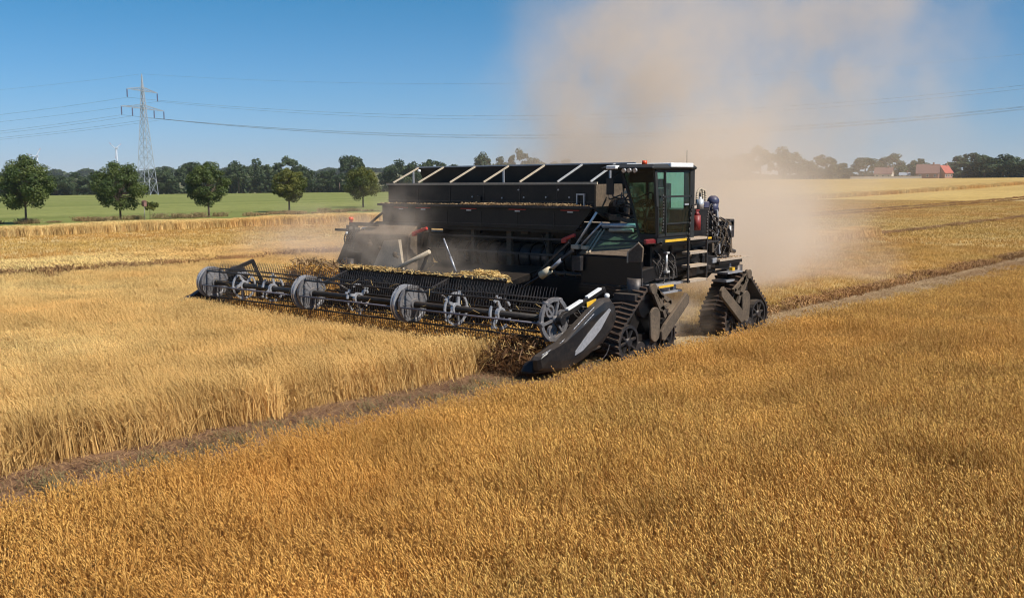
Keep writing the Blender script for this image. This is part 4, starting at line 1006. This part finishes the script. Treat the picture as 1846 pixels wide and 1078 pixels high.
P('steering_wheel', MB().cyl((-15.0, 22.55, 3.3), (-15.0, 22.75, 3.95), 0.04, 0.04, 8).tube([(-15.0 + 0.18 * math.cos(t * math.pi / 6), 22.78 + 0.05 * math.sin(t * math.pi / 6), 4.0 + 0.17 * math.sin(t * math.pi / 6)) for t in range(13)], 0.018), M['tint'], cab)
P('monitor', MB().box(-14.75, -14.55, 22.55, 22.59, 4.0, 4.3).beam((-14.6, 22.5, 3.4), (-14.64, 22.57, 4.1), 0.04), M['tint'], cab)
P('sun_blind', MB().box(-15.3, -14.5, 22.30, 22.32, 4.62, 4.9), M['tint'], cab)
rf = P('cab_roof', MB().loft([[(-15.9, 21.95, 4.96), (-14.32, 21.95, 4.96), (-14.32, 24.1, 4.96), (-15.9, 24.1, 4.96)], [(-15.95, 21.88, 5.02), (-14.28, 21.88, 5.02), (-14.28, 24.12, 5.02), (-15.95, 24.12, 5.02)], [(-15.8, 22.1, 5.11), (-14.4, 22.1, 5.11), (-14.36, 24.0, 5.11), (-15.8, 24.0, 5.11)]]), M['tint'], cab, bevel=0.02)
P('roof_cap', MB().box(-15.7, -14.25, 22.72, 23.85, 5.015, 5.14), M['white'], cab, bevel=0.02)
P('roof_lamp', MB().box(-15.72, -15.40, 21.80, 22.0, 4.98, 5.08), M['white'], cab, bevel=0.02)
for x in (-15.15, -14.98, -14.80): P('work_light', MB().cyl((x, 21.86, 4.95), (x, 21.80, 4.94), 0.055, 0.06, 10), M['grey'], cab)
P('beacon', MB().cyl((-14.72, 22.15, 5.10), (-14.72, 22.15, 5.20), 0.075, 0.065, 12), M['orange'], cab)
P('antenna', MB().cyl((-14.5, 23.9, 5.1), (-14.5, 23.9, 5.5), 0.008, 0.006, 5), M['black'], cab)
P('grab_rail', MB().curve([(-14.34, 22.45, 3.3), (-14.32, 22.47, 3.8), (-14.32, 22.45, 4.3)], 0.018), M['mid'], cab)
P('door_handle', MB().box(-14.36, -14.33, 23.55, 23.75, 4.0, 4.05), M['grey'], cab)
P('mirror', MB().box(-15.85, -15.62, 22.0, 22.05, 4.3, 4.75).beam((-15.55, 22.15, 4.9), (-15.75, 22.02, 4.7), 0.03), M['tint'], cab, bevel=0.01)
P('rear_pillar', MB().box(-14.6, -14.36, 23.90, 24.12, 3.05, 4.98), M['tint'], cab, bevel=0.02)
P('pillar_trim', MB().box(-14.52, -14.40, 24.125, 24.15, 3.9, 5.0), M['white'], cab)

# ---------------- platform, steps, tail unit
P('platform', MB().box(-16.4, -14.38, 22.5, 25.1, 2.98, 3.04), M['black'])
P('edge_marking', MB().box(-14.375, -14.35, 22.62, 23.7, 3.035, 3.10), M['yellow'])
P('edge_marking', MB().box(-14.375, -14.35, 24.85, 25.05, 3.02, 3.07), M['yellow'])
P('lower_body', MB().box(-16.4, -14.75, 22.55, 24.6, 2.0, 2.95), M['blackcl'], bevel=0.03)
P('lower_body', MB().hexa([(-16.4, 24.7, 1.95), (-14.8, 24.7, 1.95), (-14.8, 26.1, 1.95), (-16.4, 26.1, 1.95)], [(-16.4, 24.7, 2.95), (-14.8, 24.7, 2.95), (-14.8, 26.3, 2.95), (-16.4, 26.3, 2.95)]), M['black'], bevel=0.03)
P('lower_body', MB().hexa([(-16.2, 24.5, 1.75), (-15.0, 24.5, 1.75), (-15.0, 25.9, 1.75), (-16.2, 25.9, 1.75)], [(-16.2, 24.4, 2.0), (-14.9, 24.4, 2.0), (-14.9, 26.2, 2.0), (-16.2, 26.2, 2.0)]), M['black'])
P('tail_light', MB().box(-14.62, -14.50, 21.95, 22.55, 3.0, 3.14), M['darkred'], bevel=0.03)
P('tail_light', MB().cyl((-14.55, 22.62, 3.03), (-14.47, 22.64, 3.02), 0.07, 0.08, 10), M['grey'])
P('gas_spring', MB().cyl((-14.6, 23.08, 2.22), (-14.6, 23.08, 2.72), 0.03, 0.03, 8).box(-14.66, -14.54, 23.0, 23.16, 2.18, 2.24).box(-14.66, -14.54, 23.02, 23.14, 2.70, 2.75), M['chrome'])
ld_ = P('ladder', MB().box(-14.56, -14.50, 23.78, 24.68, 2.96, 3.02), M['mid'], label='access ladder behind the cab')
for yy in (23.74, 24.72): P('ladder_upright', MB().beam((-14.32, yy, 1.86), (-14.32, yy, 3.10), 0.05), M['mid'], ld_)
for z in (3.07, 2.68, 2.31, 1.90): P('step', MB().box(-14.55, -14.28, 23.78, 24.68, z - 0.03, z + 0.035), M['step'], ld_)
P('ladder_rail', MB().curve([(-14.32, 24.72, 3.1), (-14.32, 24.74, 3.6), (-14.36, 24.95, 3.95), (-14.4, 25.15, 3.9), (-14.4, 25.16, 3.05)], 0.022), M['mid'])
P('ladder_rail', MB().curve([(-14.32, 23.74, 3.1), (-14.32, 23.9, 3.9), (-14.34, 24.2, 4.02)], 0.02), M['black'])
P('fire_extinguisher', MB().cyl((-14.5, 24.48, 3.28), (-14.5, 24.48, 3.70), 0.11, 0.11, 14).cyl((-14.5, 24.48, 3.70), (-14.5, 24.48, 3.80), 0.09, 0.04, 10).beam((-14.5, 24.40, 3.84), (-14.5, 24.58, 3.84), 0.04), M['redd'])
P('equipment_wall', MB().box(-16.2, -14.75, 24.3, 25.6, 3.05, 3.86), M['black'], bevel=0.02)
P('silver_bottle', MB().cyl((-14.68, 24.95, 3.86), (-14.68, 24.95, 4.14), 0.10, 0.10, 12).cyl((-14.68, 24.95, 4.14), (-14.68, 24.95, 4.2), 0.05, 0.04, 8), M['chrome'])
P('hose_loop', MB().curve([(-14.8, 24.95, 4.0), (-14.8, 24.98, 4.3), (-14.8, 25.14, 4.43), (-14.8, 25.28, 4.35), (-14.8, 25.32, 3.95)], 0.035), M['tan'])
P('hose_loop', MB().curve([(-14.9, 25.30, 4.0), (-14.9, 25.32, 4.3), (-14.9, 25.46, 4.40), (-14.9, 25.60, 4.3), (-14.9, 25.62, 3.95)], 0.035), M['tan'])
P('blue_reservoir', MB().box(-15.0, -14.75, 25.3, 25.62, 3.86, 4.06), M['bluep'], bevel=0.03)
P('filter_dome', MB().ball((-14.95, 26.15, 4.05), 0.18, 14, 8).cyl((-14.95, 26.15, 3.7), (-14.95, 26.15, 4.02), 0.15, 0.165, 14), M['bluep'])
P('filter_dome', MB().ball((-15.1, 26.45, 3.80), 0.16, 12, 7), M['mid'])
P('tail_tower', MB().hexa([(-15.9, 25.6, 2.45), (-14.9, 25.6, 2.45), (-14.9, 26.9, 2.45), (-15.9, 26.9, 2.45)], [(-15.9, 25.6, 3.75), (-14.95, 25.6, 3.75), (-14.95, 26.15, 3.75), (-15.9, 26.15, 3.75)]), M['black'], bevel=0.02)
for (y0, z0, y1, z1) in ((25.7, 3.75, 26.9, 2.55), (26.1, 3.8, 26.3, 2.5), (26.0, 3.0, 26.9, 3.3), (25.8, 2.6, 26.5, 3.4), (26.9, 3.4, 27.0, 2.5)):
    P('tail_strut', MB().beam((-14.8, y0, z0), (-14.8, y1, z1), 0.06, 0.08), M[rnd.choice(['mid', 'dustmetal', 'grey'])])
P('tail_bracket', MB().box(-15.1, -14.8, 26.6, 27.15, 3.30, 3.45).box(-15.1, -14.8, 26.95, 27.2, 3.0, 3.5).box(-15.0, -14.75, 26.7, 27.1, 2.95, 3.2), M['mid'], bevel=0.02)
P('tail_bracket', MB().box(-15.1, -14.85, 26.6, 27.0, 2.42, 2.75).cyl((-14.9, 26.9, 2.6), (-14.9, 27.4, 2.5), 0.09, 0.06, 8), M['mid'])
P('tail_lamp', MB().box(-14.78, -14.72, 26.75, 26.85, 3.15, 3.3), M['white'])
for i in range(22):
    y = rnd.uniform(25.6, 26.8); z = rnd.uniform(2.6, 3.7)
    P('hydraulic_hose', MB().curve([(-14.85, y, z), (-14.72, y + 0.1, z - 0.12), (-14.74, y + rnd.uniform(-0.1, 0.4), z - rnd.uniform(0.2, 0.5)), (-14.85, y + rnd.uniform(0, 0.5), z - rnd.uniform(0.4, 0.7))], rnd.choice([0.018, 0.025, 0.032])), M[rnd.choice(['hose', 'hose', 'mid', 'dustmetal'])])
for i in range(14):
    y = rnd.uniform(22.4, 23.6); z = rnd.uniform(2.2, 2.9)
    P('hydraulic_hose', MB().curve([(-14.75, y, z), (-14.62, y + 0.05, z - 0.15), (-14.64, y + rnd.uniform(-0.1, 0.2), z - rnd.uniform(0.3, 0.5))], 0.022), M[rnd.choice(['hose', 'hose', 'mid'])])
P('tail_deck', MB().box(-15.6, -14.55, 25.9, 27.5, 2.30, 2.36).prism([(27.5, 2.30), (28.0, 2.33), (27.5, 2.36)], 'x', -15.4, -14.6), M['step'])
P('tail_deck', MB().box(-15.6, -14.58, 25.9, 27.3, 2.20, 2.29), M['black'])
P('lower_skirt', MB().box(-20.6, -15.35, 22.7, 22.8, 0.55, 1.9).box(-26.2, -22.6, 22.9, 23.0, 0.7, 1.7), M['blackcl'])
for i in range(16):
    y = rnd.uniform(22.7, 25.9); z = rnd.uniform(2.05, 2.8); w_ = rnd.uniform(0.08, 0.3); h_ = rnd.uniform(0.05, 0.28)
    P('bracket', MB().box(-14.76, -14.76 + rnd.uniform(0.04, 0.14), y, y + w_, z, z + h_), M[rnd.choice(['mid', 'mid', 'black', 'grey', 'dustmetal'])], bevel=0.01)
P('leaning_plate', MB().prism([(23.9, 1.98), (24.6, 2.0), (24.65, 2.3), (24.4, 2.25)], 'x', -14.6, -14.56), M['dustmetal'])
P('side_rail', MB().beam((-14.66, 22.6, 2.93), (-14.66, 25.9, 2.90), 0.05).beam((-14.66, 22.6, 2.02), (-14.66, 23.7, 2.02), 0.05), M['mid'])
P('fuel_tank', MB().box(-16.6, -15.3, 22.6, 25.0, 1.85, 1.98), M['black'])

# ---------------- far end cluster
P('far_frame', MB().box(-27.2, -25.8, 22.45, 22.6, 3.18, 3.30).box(-27.3, -27.12, 22.4, 22.6, 1.9, 3.2).box(-26.9, -26.78, 22.35, 22.5, 1.9, 3.2).box(-27.3, -26.0, 22.4, 22.55, 2.95, 3.02), M['black'])
P('far_frame', MB().box(-28.0, -27.2, 22.45, 22.6, 2.98, 3.06).beam((-27.3, 22.5, 2.6), (-27.8, 22.5, 1.85), 0.24, 0.14), M['black'])
P('far_cabinet', MB().box(-27.35, -26.7, 22.65, 24.6, 1.7, 3.1), M['blackcl'], bevel=0.03)
P('far_rail', MB().box(-27.1, -26.5, 22.36, 22.44, 3.06, 3.14), M['tan'])
P('beacon', MB().cyl((-27.15, 22.5, 3.30), (-27.15, 22.5, 3.36), 0.06, 0.06, 8).cyl((-27.15, 22.5, 3.36), (-27.15, 22.5, 3.48), 0.09, 0.08, 12), M['orange'])
P('tank_prop', MB().cyl((-26.25, 22.5, 3.22), (-25.45, 22.5, 3.68), 0.045, 0.045, 8), M['black'])
P('support_rod', MB().cyl((-27.95, 22.4, 1.85), (-28.2, 22.4, 1.5), 0.03, 0.03, 8), M['white'])
P('far_lamp', MB().ball((-27.2, 22.35, 2.92), 0.06), M['white'])
P('far_bumper', MB().box(-27.5, -26.4, 22.0, 22.3, 1.5, 1.85), M['mid'], bevel=0.02)
for i in range(8):
    P('hydraulic_hose', MB().curve([(-27.2 + i * 0.12, 22.42, 3.1), (-27.3 + i * 0.1, 22.3, 2.7), (-27.1 + i * 0.06, 22.35, 2.2), (-27.0, 22.4, 1.8)], 0.025), M['hose'])

# ---------------- header
XL, XR = -30.25, -14.95
hb = MB().box(XL, XR, 20.7, 20.95, 0.95, 1.2).box(XL, XR, 20.7, 20.9, 0.35, 0.55)
for i in range(12): x = XL + 0.2 + i * (XR - XL - 0.4) / 11; hb.box(x - 0.05, x + 0.05, 20.72, 20.88, 0.55, 0.95)
HD = P('header', hb, M['black'], label='fifteen metre wide cutting header with a tined reel')
def Q(name, mb, mat, **kw): return P(name, mb, mat, HD, **kw)
Q('back_sheet', MB().box(XL, -25.05, 20.60, 20.66, 0.35, 1.22).box(-17.95, XR, 20.60, 20.66, 0.35, 1.22).box(-25.05, -17.95, 20.60, 20.66, 0.35, 1.3), M['black'])
Q('back_sheet', MB().box(-25.05, -17.98, 20.22, 20.32, 1.22, 1.96).cyl((-25.05, 20.27, 1.98), (-17.98, 20.27, 1.98), 0.07, 0.07, 10), M['black'], label='raised centre section with straw lying on top')
dk = MB(); 
dk.hexa([(XL, 18.45, 0.16), (XR, 18.45, 0.16), (XR, 20.6, 0.42), (XL, 20.6, 0.42)], [(XL, 18.45, 0.19), (XR, 18.45, 0.19), (XR, 20.6, 0.47), (XL, 20.6, 0.47)])
Q('draper_belt', dk, M['rubber'])
sl = MB()
for i in range(60): x = XL + 0.15 + i * (XR - XL - 0.3) / 59; sl.hexa([(x - .02, 18.6, 0.215), (x + .02, 18.6, 0.215), (x + .02, 20.55, 0.467), (x - .02, 20.55, 0.467)], [(x - .02, 18.6, 0.245), (x + .02, 18.6, 0.245), (x + .02, 20.55, 0.497), (x - .02, 20.55, 0.497)])
Q('belt_slat', sl, M['rubber'], kind='stuff')
Q('cutter_bar', MB().box(XL, XR, 18.32, 18.44, 0.13, 0.18), M['mid'])
kg = MB()
for i in range(200): x = XL + 0.05 + i * (XR - XL - 0.1) / 199; kg.add([(x - .018, 18.32, .16), (x + .018, 18.32, .16), (x, 18.18, .15), (x, 18.3, .18)], [(0, 1, 2), (0, 2, 3), (1, 3, 2), (0, 3, 1)])
Q('knife_guard', kg, M['mid'], kind='stuff')
RY, RZ, RR_ = 18.7, 1.34, 0.50
Q('reel_tube', MB().cyl((-29.9, RY, RZ), (-15.05, RY, RZ), 0.085, 0.085, 16), M['black'])
secs = [(-29.85, -24.72), (-24.48, -20.22), (-19.98, -15.1)]
for si, (xa, xb) in enumerate(secs):
    for k in range(6):
        t = math.pi * (1.0 - k / 3.0) + 0.10            # k=0 front, going over the top towards the back
        y, z = RY + RR_ * math.cos(t), RZ + RR_ * math.sin(t)
        Q('reel_bar', MB().cyl((xa, y, z), (xb, y, z), 0.025, 0.025, 8), M['blue' if k == 0 else 'black'])
        up = k in (1, 2, 3)
        tm = MB(); n = int((xb - xa) / 0.095)
        for i in range(n):
            x = xa + 0.06 + i * (xb - xa - 0.12) / (n - 1); jx = rnd.uniform(-.01, .01)
            if up: p1 = (x + jx, y + 0.03, z + 0.15); p2 = (x + jx, y + 0.09, z + 0.29)
            else: p1 = (x + jx, y - 0.01, z - 0.15); p2 = (x + jx, y + 0.06, z - 0.29)
            tm.cyl((x, y, z), p1, 0.009, 0.008, 4, False).cyl(p1, p2, 0.008, 0.005, 4, False)
        Q('tine_row', tm, M['mid'], kind='stuff')
def disc(x, th=0.03):
    mb = MB(); rings = []
    for r_, dx in ((0.0, 0.10), (0.14, 0.10), (0.16, 0.05), (0.40, 0.0), (0.44, 0.02)): rings.append((r_, dx))
    n = 28; prev = None
    V = []; 
    for r_, dx in rings[1:]:
        V.append([(x + dx, RY + r_ * math.cos(2 * math.pi * i / n), RZ + r_ * math.sin(2 * math.pi * i / n)) for i in range(n)])
    back = [[(p[0] - dxx - th - (0), p[1], p[2]) for p in ring] for ring, dxx in ((V[-1], 0.02),)]
    mb.loft(V[::1] + back, True, False)
    # pressed ribs and a bolted rim
    for q in range(12):
        t = q * math.pi / 6; mb.beam((x + 0.045, RY + 0.17 * math.cos(t), RZ + 0.17 * math.sin(t)), (x + 0.012, RY + 0.39 * math.cos(t), RZ + 0.39 * math.sin(t)), 0.02, 0.02)
    mb.ringx(x - 0.06, x + 0.03, RY, RZ, 0.52, 0.45, 28)
    return Q('reel_disc', mb, M['disc'])
def spider(x, ang, part=False):
    mb = MB()
    if part:
        for k in range(6):
            t = ang + k * math.pi / 3; mb.ringx(x - 0.025, x + 0.025, RY, RZ, 0.42, 0.36, 6, t, t + 0.72)
    else: mb.ringx(x - 0.02, x + 0.02, RY, RZ, 0.45, 0.39, 26)
    mb.ringx(x - 0.05, x + 0.05, RY, RZ, 0.16, 0.10, 14)
    for k in range(3 if part else 5):
        t = ang + k * 2 * math.pi / (3 if part else 5); u = t + 0.35
        mb.beam((x, RY + 0.13 * math.cos(t), RZ + 0.13 * math.sin(t)), (x, RY + 0.30 * math.cos(u), RZ + 0.30 * math.sin(u)), 0.05, 0.08)
        mb.beam((x, RY + 0.30 * math.cos(u), RZ + 0.30 * math.sin(u)), (x, RY + 0.49 * math.cos(u), RZ + 0.49 * math.sin(u)), 0.05, 0.06)
    return Q('reel_spider', mb, M['grey'])
for x in (-29.85, -24.50, -20.0): disc(x)
for x in (-24.74, -20.24, -30.02): 
    Q('end_ring', MB().ringx(x - 0.03, x + 0.03, RY, RZ, 0.53, 0.44, 28).ringx(x - 0.12, x - 0.08, RY, RZ, 0.53, 0.47, 28), M['grey'])
spider(-28.11, 0.4); spider(-26.51, 1.2, True); spider(-22.35, 0.3, True); spider(-18.35, 0.9); spider(-16.77, 1.5, True)
# open end wheel at the near end
ew = MB().ringx(-15.06, -14.98, RY, RZ, 0.54, 0.44, 30)
for k in range(6):
    t = k * math.pi / 3 + 0.2; cy2, cz2 = RY + 0.30 * math.cos(t), RZ + 0.30 * math.sin(t)
    if k % 2 == 0: ew.ringx(-15.04, -14.97, cy2, cz2, 0.16, 0.105, 16)
    ew.beam((-15.0, RY + 0.1 * math.cos(t), RZ + 0.1 * math.sin(t)), (-15.0, RY + 0.46 * math.cos(t), RZ + 0.46 * math.sin(t)), 0.05, 0.06)
ew.cyl((-15.1, RY, RZ), (-14.9, RY, RZ), 0.10, 0.09, 14)
for k in range(6):
    t = math.pi * (1.0 - k / 3.0) + 0.10; ew.cyl((-15.1, RY + RR_ * math.cos(t), RZ + RR_ * math.sin(t)), (-14.95, RY + RR_ * math.cos(t), RZ + RR_ * math.sin(t)), 0.07, 0.06, 10)
Q('reel_end_wheel', ew, M['disc'])
# reel arms
for x in (-30.12, -24.61, -20.11, -14.80):
    Q('reel_arm', MB().beam((x, 20.8, 1.15), (x, 20.4, 1.98), 0.10, 0.12).beam((x, 20.45, 1.95), (x, 18.7, 1.40), 0.09, 0.13).cyl((x - 0.08, RY, RZ), (x + 0.08, RY, RZ), 0.12, 0.12, 12), M['black'], bevel=0.01)
    Q('lift_cylinder', MB().cyl((x + 0.09, 20.6, 1.0), (x + 0.09, 19.7, 1.55), 0.045, 0.045, 8).cyl((x + 0.09, 19.7, 1.55), (x + 0.09, 19.4, 1.60), 0.022, 0.022, 8), M['mid'])
Q('white_sleeve', MB().beam((-14.79, 18.92, 1.575), (-14.79, 19.50, 1.745), 0.10, 0.05), M['white'])
Q('white_sleeve', MB().beam((-14.79, 19.72, 1.80), (-14.79, 20.28, 1.975), 0.10, 0.05), M['white'])
Q('warning_sticker', MB().beam((-14.70, 19.60, 1.63), (-14.70, 19.98, 1.69), 0.03, 0.12), M['yellow'])
Q('warning_sticker', MB().beam((-14.70, 19.68, 1.53), (-14.70, 20.0, 1.58), 0.03, 0.10), M['red'])
Q('arm_clutter', MB().box(-15.05, -14.75, 19.7, 20.3, 1.2, 1.45).box(-15.0, -14.8, 19.2, 19.5, 0.75, 1.15).cyl((-14.75, 19.9, 1.4), (-14.75, 20.3, 1.1), 0.05, 0.05, 8).box(-15.0, -14.72, 20.3, 20.55, 1.0, 1.5), M['mid'], bevel=0.02)
for i in range(6):
    y = 19.1 + 0.2 * i; Q('arm_hose', MB().curve([(-14.82, y, 1.55 + 0.05 * i), (-14.76, y + 0.2, 1.35), (-14.8, y + 0.5, 1.25), (-14.85, y + 0.7, 1.45)], 0.018), M['hose'])
# end dividers
OUT = [(17.42, .56), (17.46, .32), (17.9, .24), (18.5, .18), (19.2, .36), (19.97, .68), (20.38, 1.02), (20.52, 1.30), (20.46, 1.58), (20.28, 1.76), (20.0, 1.76), (19.60, 1.60), (19.16, 1.36), (18.29, .88), (17.75, .70), (17.5, .64)]
def divider(mx, name_l):
    f = (lambda x: x) if mx > 0 else (lambda x: -45.2 - x)
    cy2 = sum(p[0] for p in OUT) / len(OUT); cz2 = sum(p[1] for p in OUT) / len(OUT)
    def ring(x, s, sy=None): return [(f(x), cy2 + (p[0] - cy2) * (sy or s), cz2 + (p[1] - cz2) * s) for p in OUT]
    sh = Q('end_divider', MB().loft([ring(-14.66, 0.94, 0.98), ring(-14.63, 1, 1), ring(-14.50, 1, 1), ring(-14.42, 0.90, 0.97), ring(-14.38, 0.66, 0.86)], True, False), M['blackdiv'], label=name_l)
    if mx > 0: return sh
    return sh
dv = divider(1, 'large glossy black end divider at the near end with pale swoosh'); divider(-1, 'black end divider at the far end')
# pale swoosh and piping on the near divider
Q('divider_swoosh', MB().prism([(20.17, 1.47), (20.1, 1.52), (19.6, 1.24), (19.2, 0.98), (18.72, 0.62), (18.70, 0.52), (19.0, 0.60), (19.45, 0.84), (19.75, 1.04)], 'x', -14.378, -14.366), M['grey'])
Q('divider_piping', MB().curve([(-14.50, 17.6, 0.665), (-14.47, 18.29, 0.875), (-14.47, 19.16, 1.355), (-14.47, 19.60, 1.59)], 0.012), M['grey'])
Q('divider_piping', MB().curve([(-14.40, 18.1, 0.72), (-14.40, 18.9, 1.12), (-14.40, 19.5, 1.44)], 0.010), M['grey'])
Q('divider_cap', MB().ball((-14.6, 20.32, 1.80), 0.07), M['white'])
Q('divider_lever', MB().curve([(-14.4, 19.6, 0.26), (-14.36, 19.8, 0.28), (-14.36, 20.0, 0.42), (-14.36, 20.1, 0.6)], 0.015), M['mid'])
Q('divider_nose', MB().hexa([(-15.15, 18.6, 0.14), (-14.62, 18.6, 0.14), (-14.66, 17.5, 0.20), (-15.0, 17.35, 0.22)], [(-15.12, 18.6, 0.74), (-14.62, 18.6, 0.80), (-14.70, 17.6, 0.52), (-14.98, 17.45, 0.42)]), M['blackcl'], bevel=0.05)
Q('divider_nose', MB().hexa([(-30.6, 18.4, 0.14), (-29.9, 18.4, 0.14), (-30.1, 17.0, 0.24), (-30.5, 17.0, 0.24)], [(-30.6, 18.4, 0.8), (-29.9, 18.4, 0.75), (-30.15, 17.1, 0.45), (-30.5, 17.1, 0.45)]), M['blackcl'], bevel=0.05)
# straw and cut crop lying on the header
straw('straw_on_header', [(-25.0, -18.0, 20.1, 20.4, 2.0, 2.06)] + [(-20.6, -18.1, 20.3, 20.7, 1.9, 2.03)] * 3 + [(-19.9, -18.2, 20.35, 20.65, 2.0, 2.12)] * 2 + [(-19.3, -18.5, 20.4, 20.6, 2.1, 2.2)] + [(-24.9, -22.5, 20.2, 20.6, 1.95, 2.08)] * 2, 6500, 0.14, 0.008, M['crop_left'], HD, 5)
straw('straw_on_header', [(XL + .3, XR - .4, 18.6, 20.5, 0.35, 0.75)] * 3 + [(-28.2, -25.6, 20.3, 21.1, 1.0, 1.9)] * 2, 9000, 0.35, 0.010, M['crop_near'], HD, 6, 0.6)
straw('hanging_stalks', [(-27.9, -25.7, 20.4, 21.2, 1.3, 2.1)], 1400, 0.3, 0.014, M['strawbit'], HD, 8, 0.9)
straw('straw_on_header', [(-16.6, -14.9, 17.6, 18.8, 0.1, 0.6), (-16.3, -15.2, 18.0, 18.7, 0.1, 0.9)], 3200, 0.28, 0.011, M['tangle_shade'], HD, 9, 1.0)  # crop clump beside the divider, its shade put in by dark colour
straw('straw_on_header', [(-16.6, -14.9, 17.5, 18.7, 0.3, 0.9)], 220, 0.12, 0.005, M['crop_left'], HD, 19, 0.8)
straw('cut_stalks', [(-29.9, -17.2, 17.6, 18.5, 0.1, 0.55)], 9000, 0.40, 0.008, M['weed'], HD, 10, 1.6)

# ------------------------------------------------------------------ dust: one closed box whose density swells into plumes
def dust(name, bounds, blobs, color, dens, nscale=0.12, nw=4.5, aniso=0.0, label=None):
    x0, x1, y0, y1, z0, z1 = bounds
    ob = MB().box(x0, x1, y0, y1, z0, z1).build(name, None or bpy.data.materials.new('tmp_' + name))
    k = NT(name + '_air'); p = k.pos()
    _, nc = k.noise(p, nscale, 4, 0.6)
    off = k.vmath('SCALE', k.vmath('SUBTRACT', nc, (0.5, 0.5, 0.5)), s=nw * 2)
    q = k.vmath('ADD', p, off)
    tot = None
    for c, r_, a_, soft in blobs:
        d = k.vmath('LENGTH', k.vmath('DIVIDE', k.vmath('SUBTRACT', q, c), r_))
        v = k.ramp(d, soft, 1.0, a_, 0.0, True)
        tot = v if tot is None else k.math('ADD', tot, v)
    f2, _ = k.noise(p, nscale * 2.6, 4, 0.6)
    tot = k.math('MULTIPLY', tot, k.ramp(f2, 0.38, 0.64, 0.08, 1.85))
    tot = k.math('MULTIPLY', tot, dens)
    v = k.n('ShaderNodeVolumePrincipled'); v.inputs['Color'].default_value = (*color, 1); v.inputs['Anisotropy'].default_value = aniso
    k.put(v.inputs['Density'], tot); k.t.links.new(v.outputs[0], k.out.inputs['Volume'])
    ob.data.materials.clear(); ob.data.materials.append(k.m); ob['kind'] = 'stuff'
    ob['label'] = label
    return ob
DC = (0.94, 0.81, 0.67)
dust('dust_cloud', (-66, -13.6, 27.6, 84, 0.9, 27), [
    ((-19.5, 33, 1.8), (8.5, 10.0, 4.2), 0.34, 0.15),     # rolling behind the machine
    ((-25.6, 39, 6.5), (8.5, 10, 9.5), 0.19, 0.12),       # rising column
    ((-28.0, 41, 12.5), (8.0, 9, 8.0), 0.10, 0.05),
    ((-25.0, 56, 12.0), (11.5, 11, 14), 0.085, 0.05),        # high drifting part
    ((-27.5, 46, 3.0), (11, 13, 6.0), 0.11, 0.1),         # low drift behind
    ((-41.0, 34, 0.8), (10, 7, 2.6), 0.11, 0.1),         # low drift on the far side
], DC, 1.0, label='tall beige dust plume')
dust('dust_haze', (-29.5, -16.2, 20.8, 22.68, 1.4, 5.0), [
    ((-25.0, 21.8, 2.6), (3.4, 1.6, 1.7), 0.30, 0.1),
    ((-21.5, 21.8, 2.2), (2.6, 1.4, 1.1), 0.14, 0.1), ((-24.3, 22.0, 3.7), (3.0, 1.2, 1.3), 0.12, 0.1)], DC, 1.0, 0.5, 0.8, label='thin dust blown over the hood')
dust('dust_puff', (-20.5, -14.6, 23.1, 27.1, 0.05, 1.58), [((-17.2, 25.6, 0.7), (3.4, 2.6, 1.3), 0.8, 0.1)], DC, 1.0, 0.4, 0.6, label='dust swirling between the tracks')

# ------------------------------------------------------------------ summer haze between here and the horizon
hz = MB().box(-11500, 11500, -11500, 11500, -9.0, 142.0).build('haze', bpy.data.materials.new('tmp_h'))
k = NT('air'); v = k.n('ShaderNodeVolumePrincipled'); v.inputs['Color'].default_value = (0.86, 0.93, 1.0, 1); v.inputs['Density'].default_value = 0.00009
k.t.links.new(v.outputs[0], k.out.inputs['Volume']); hz.data.materials.clear(); hz.data.materials.append(k.m); hz['kind'] = 'stuff'
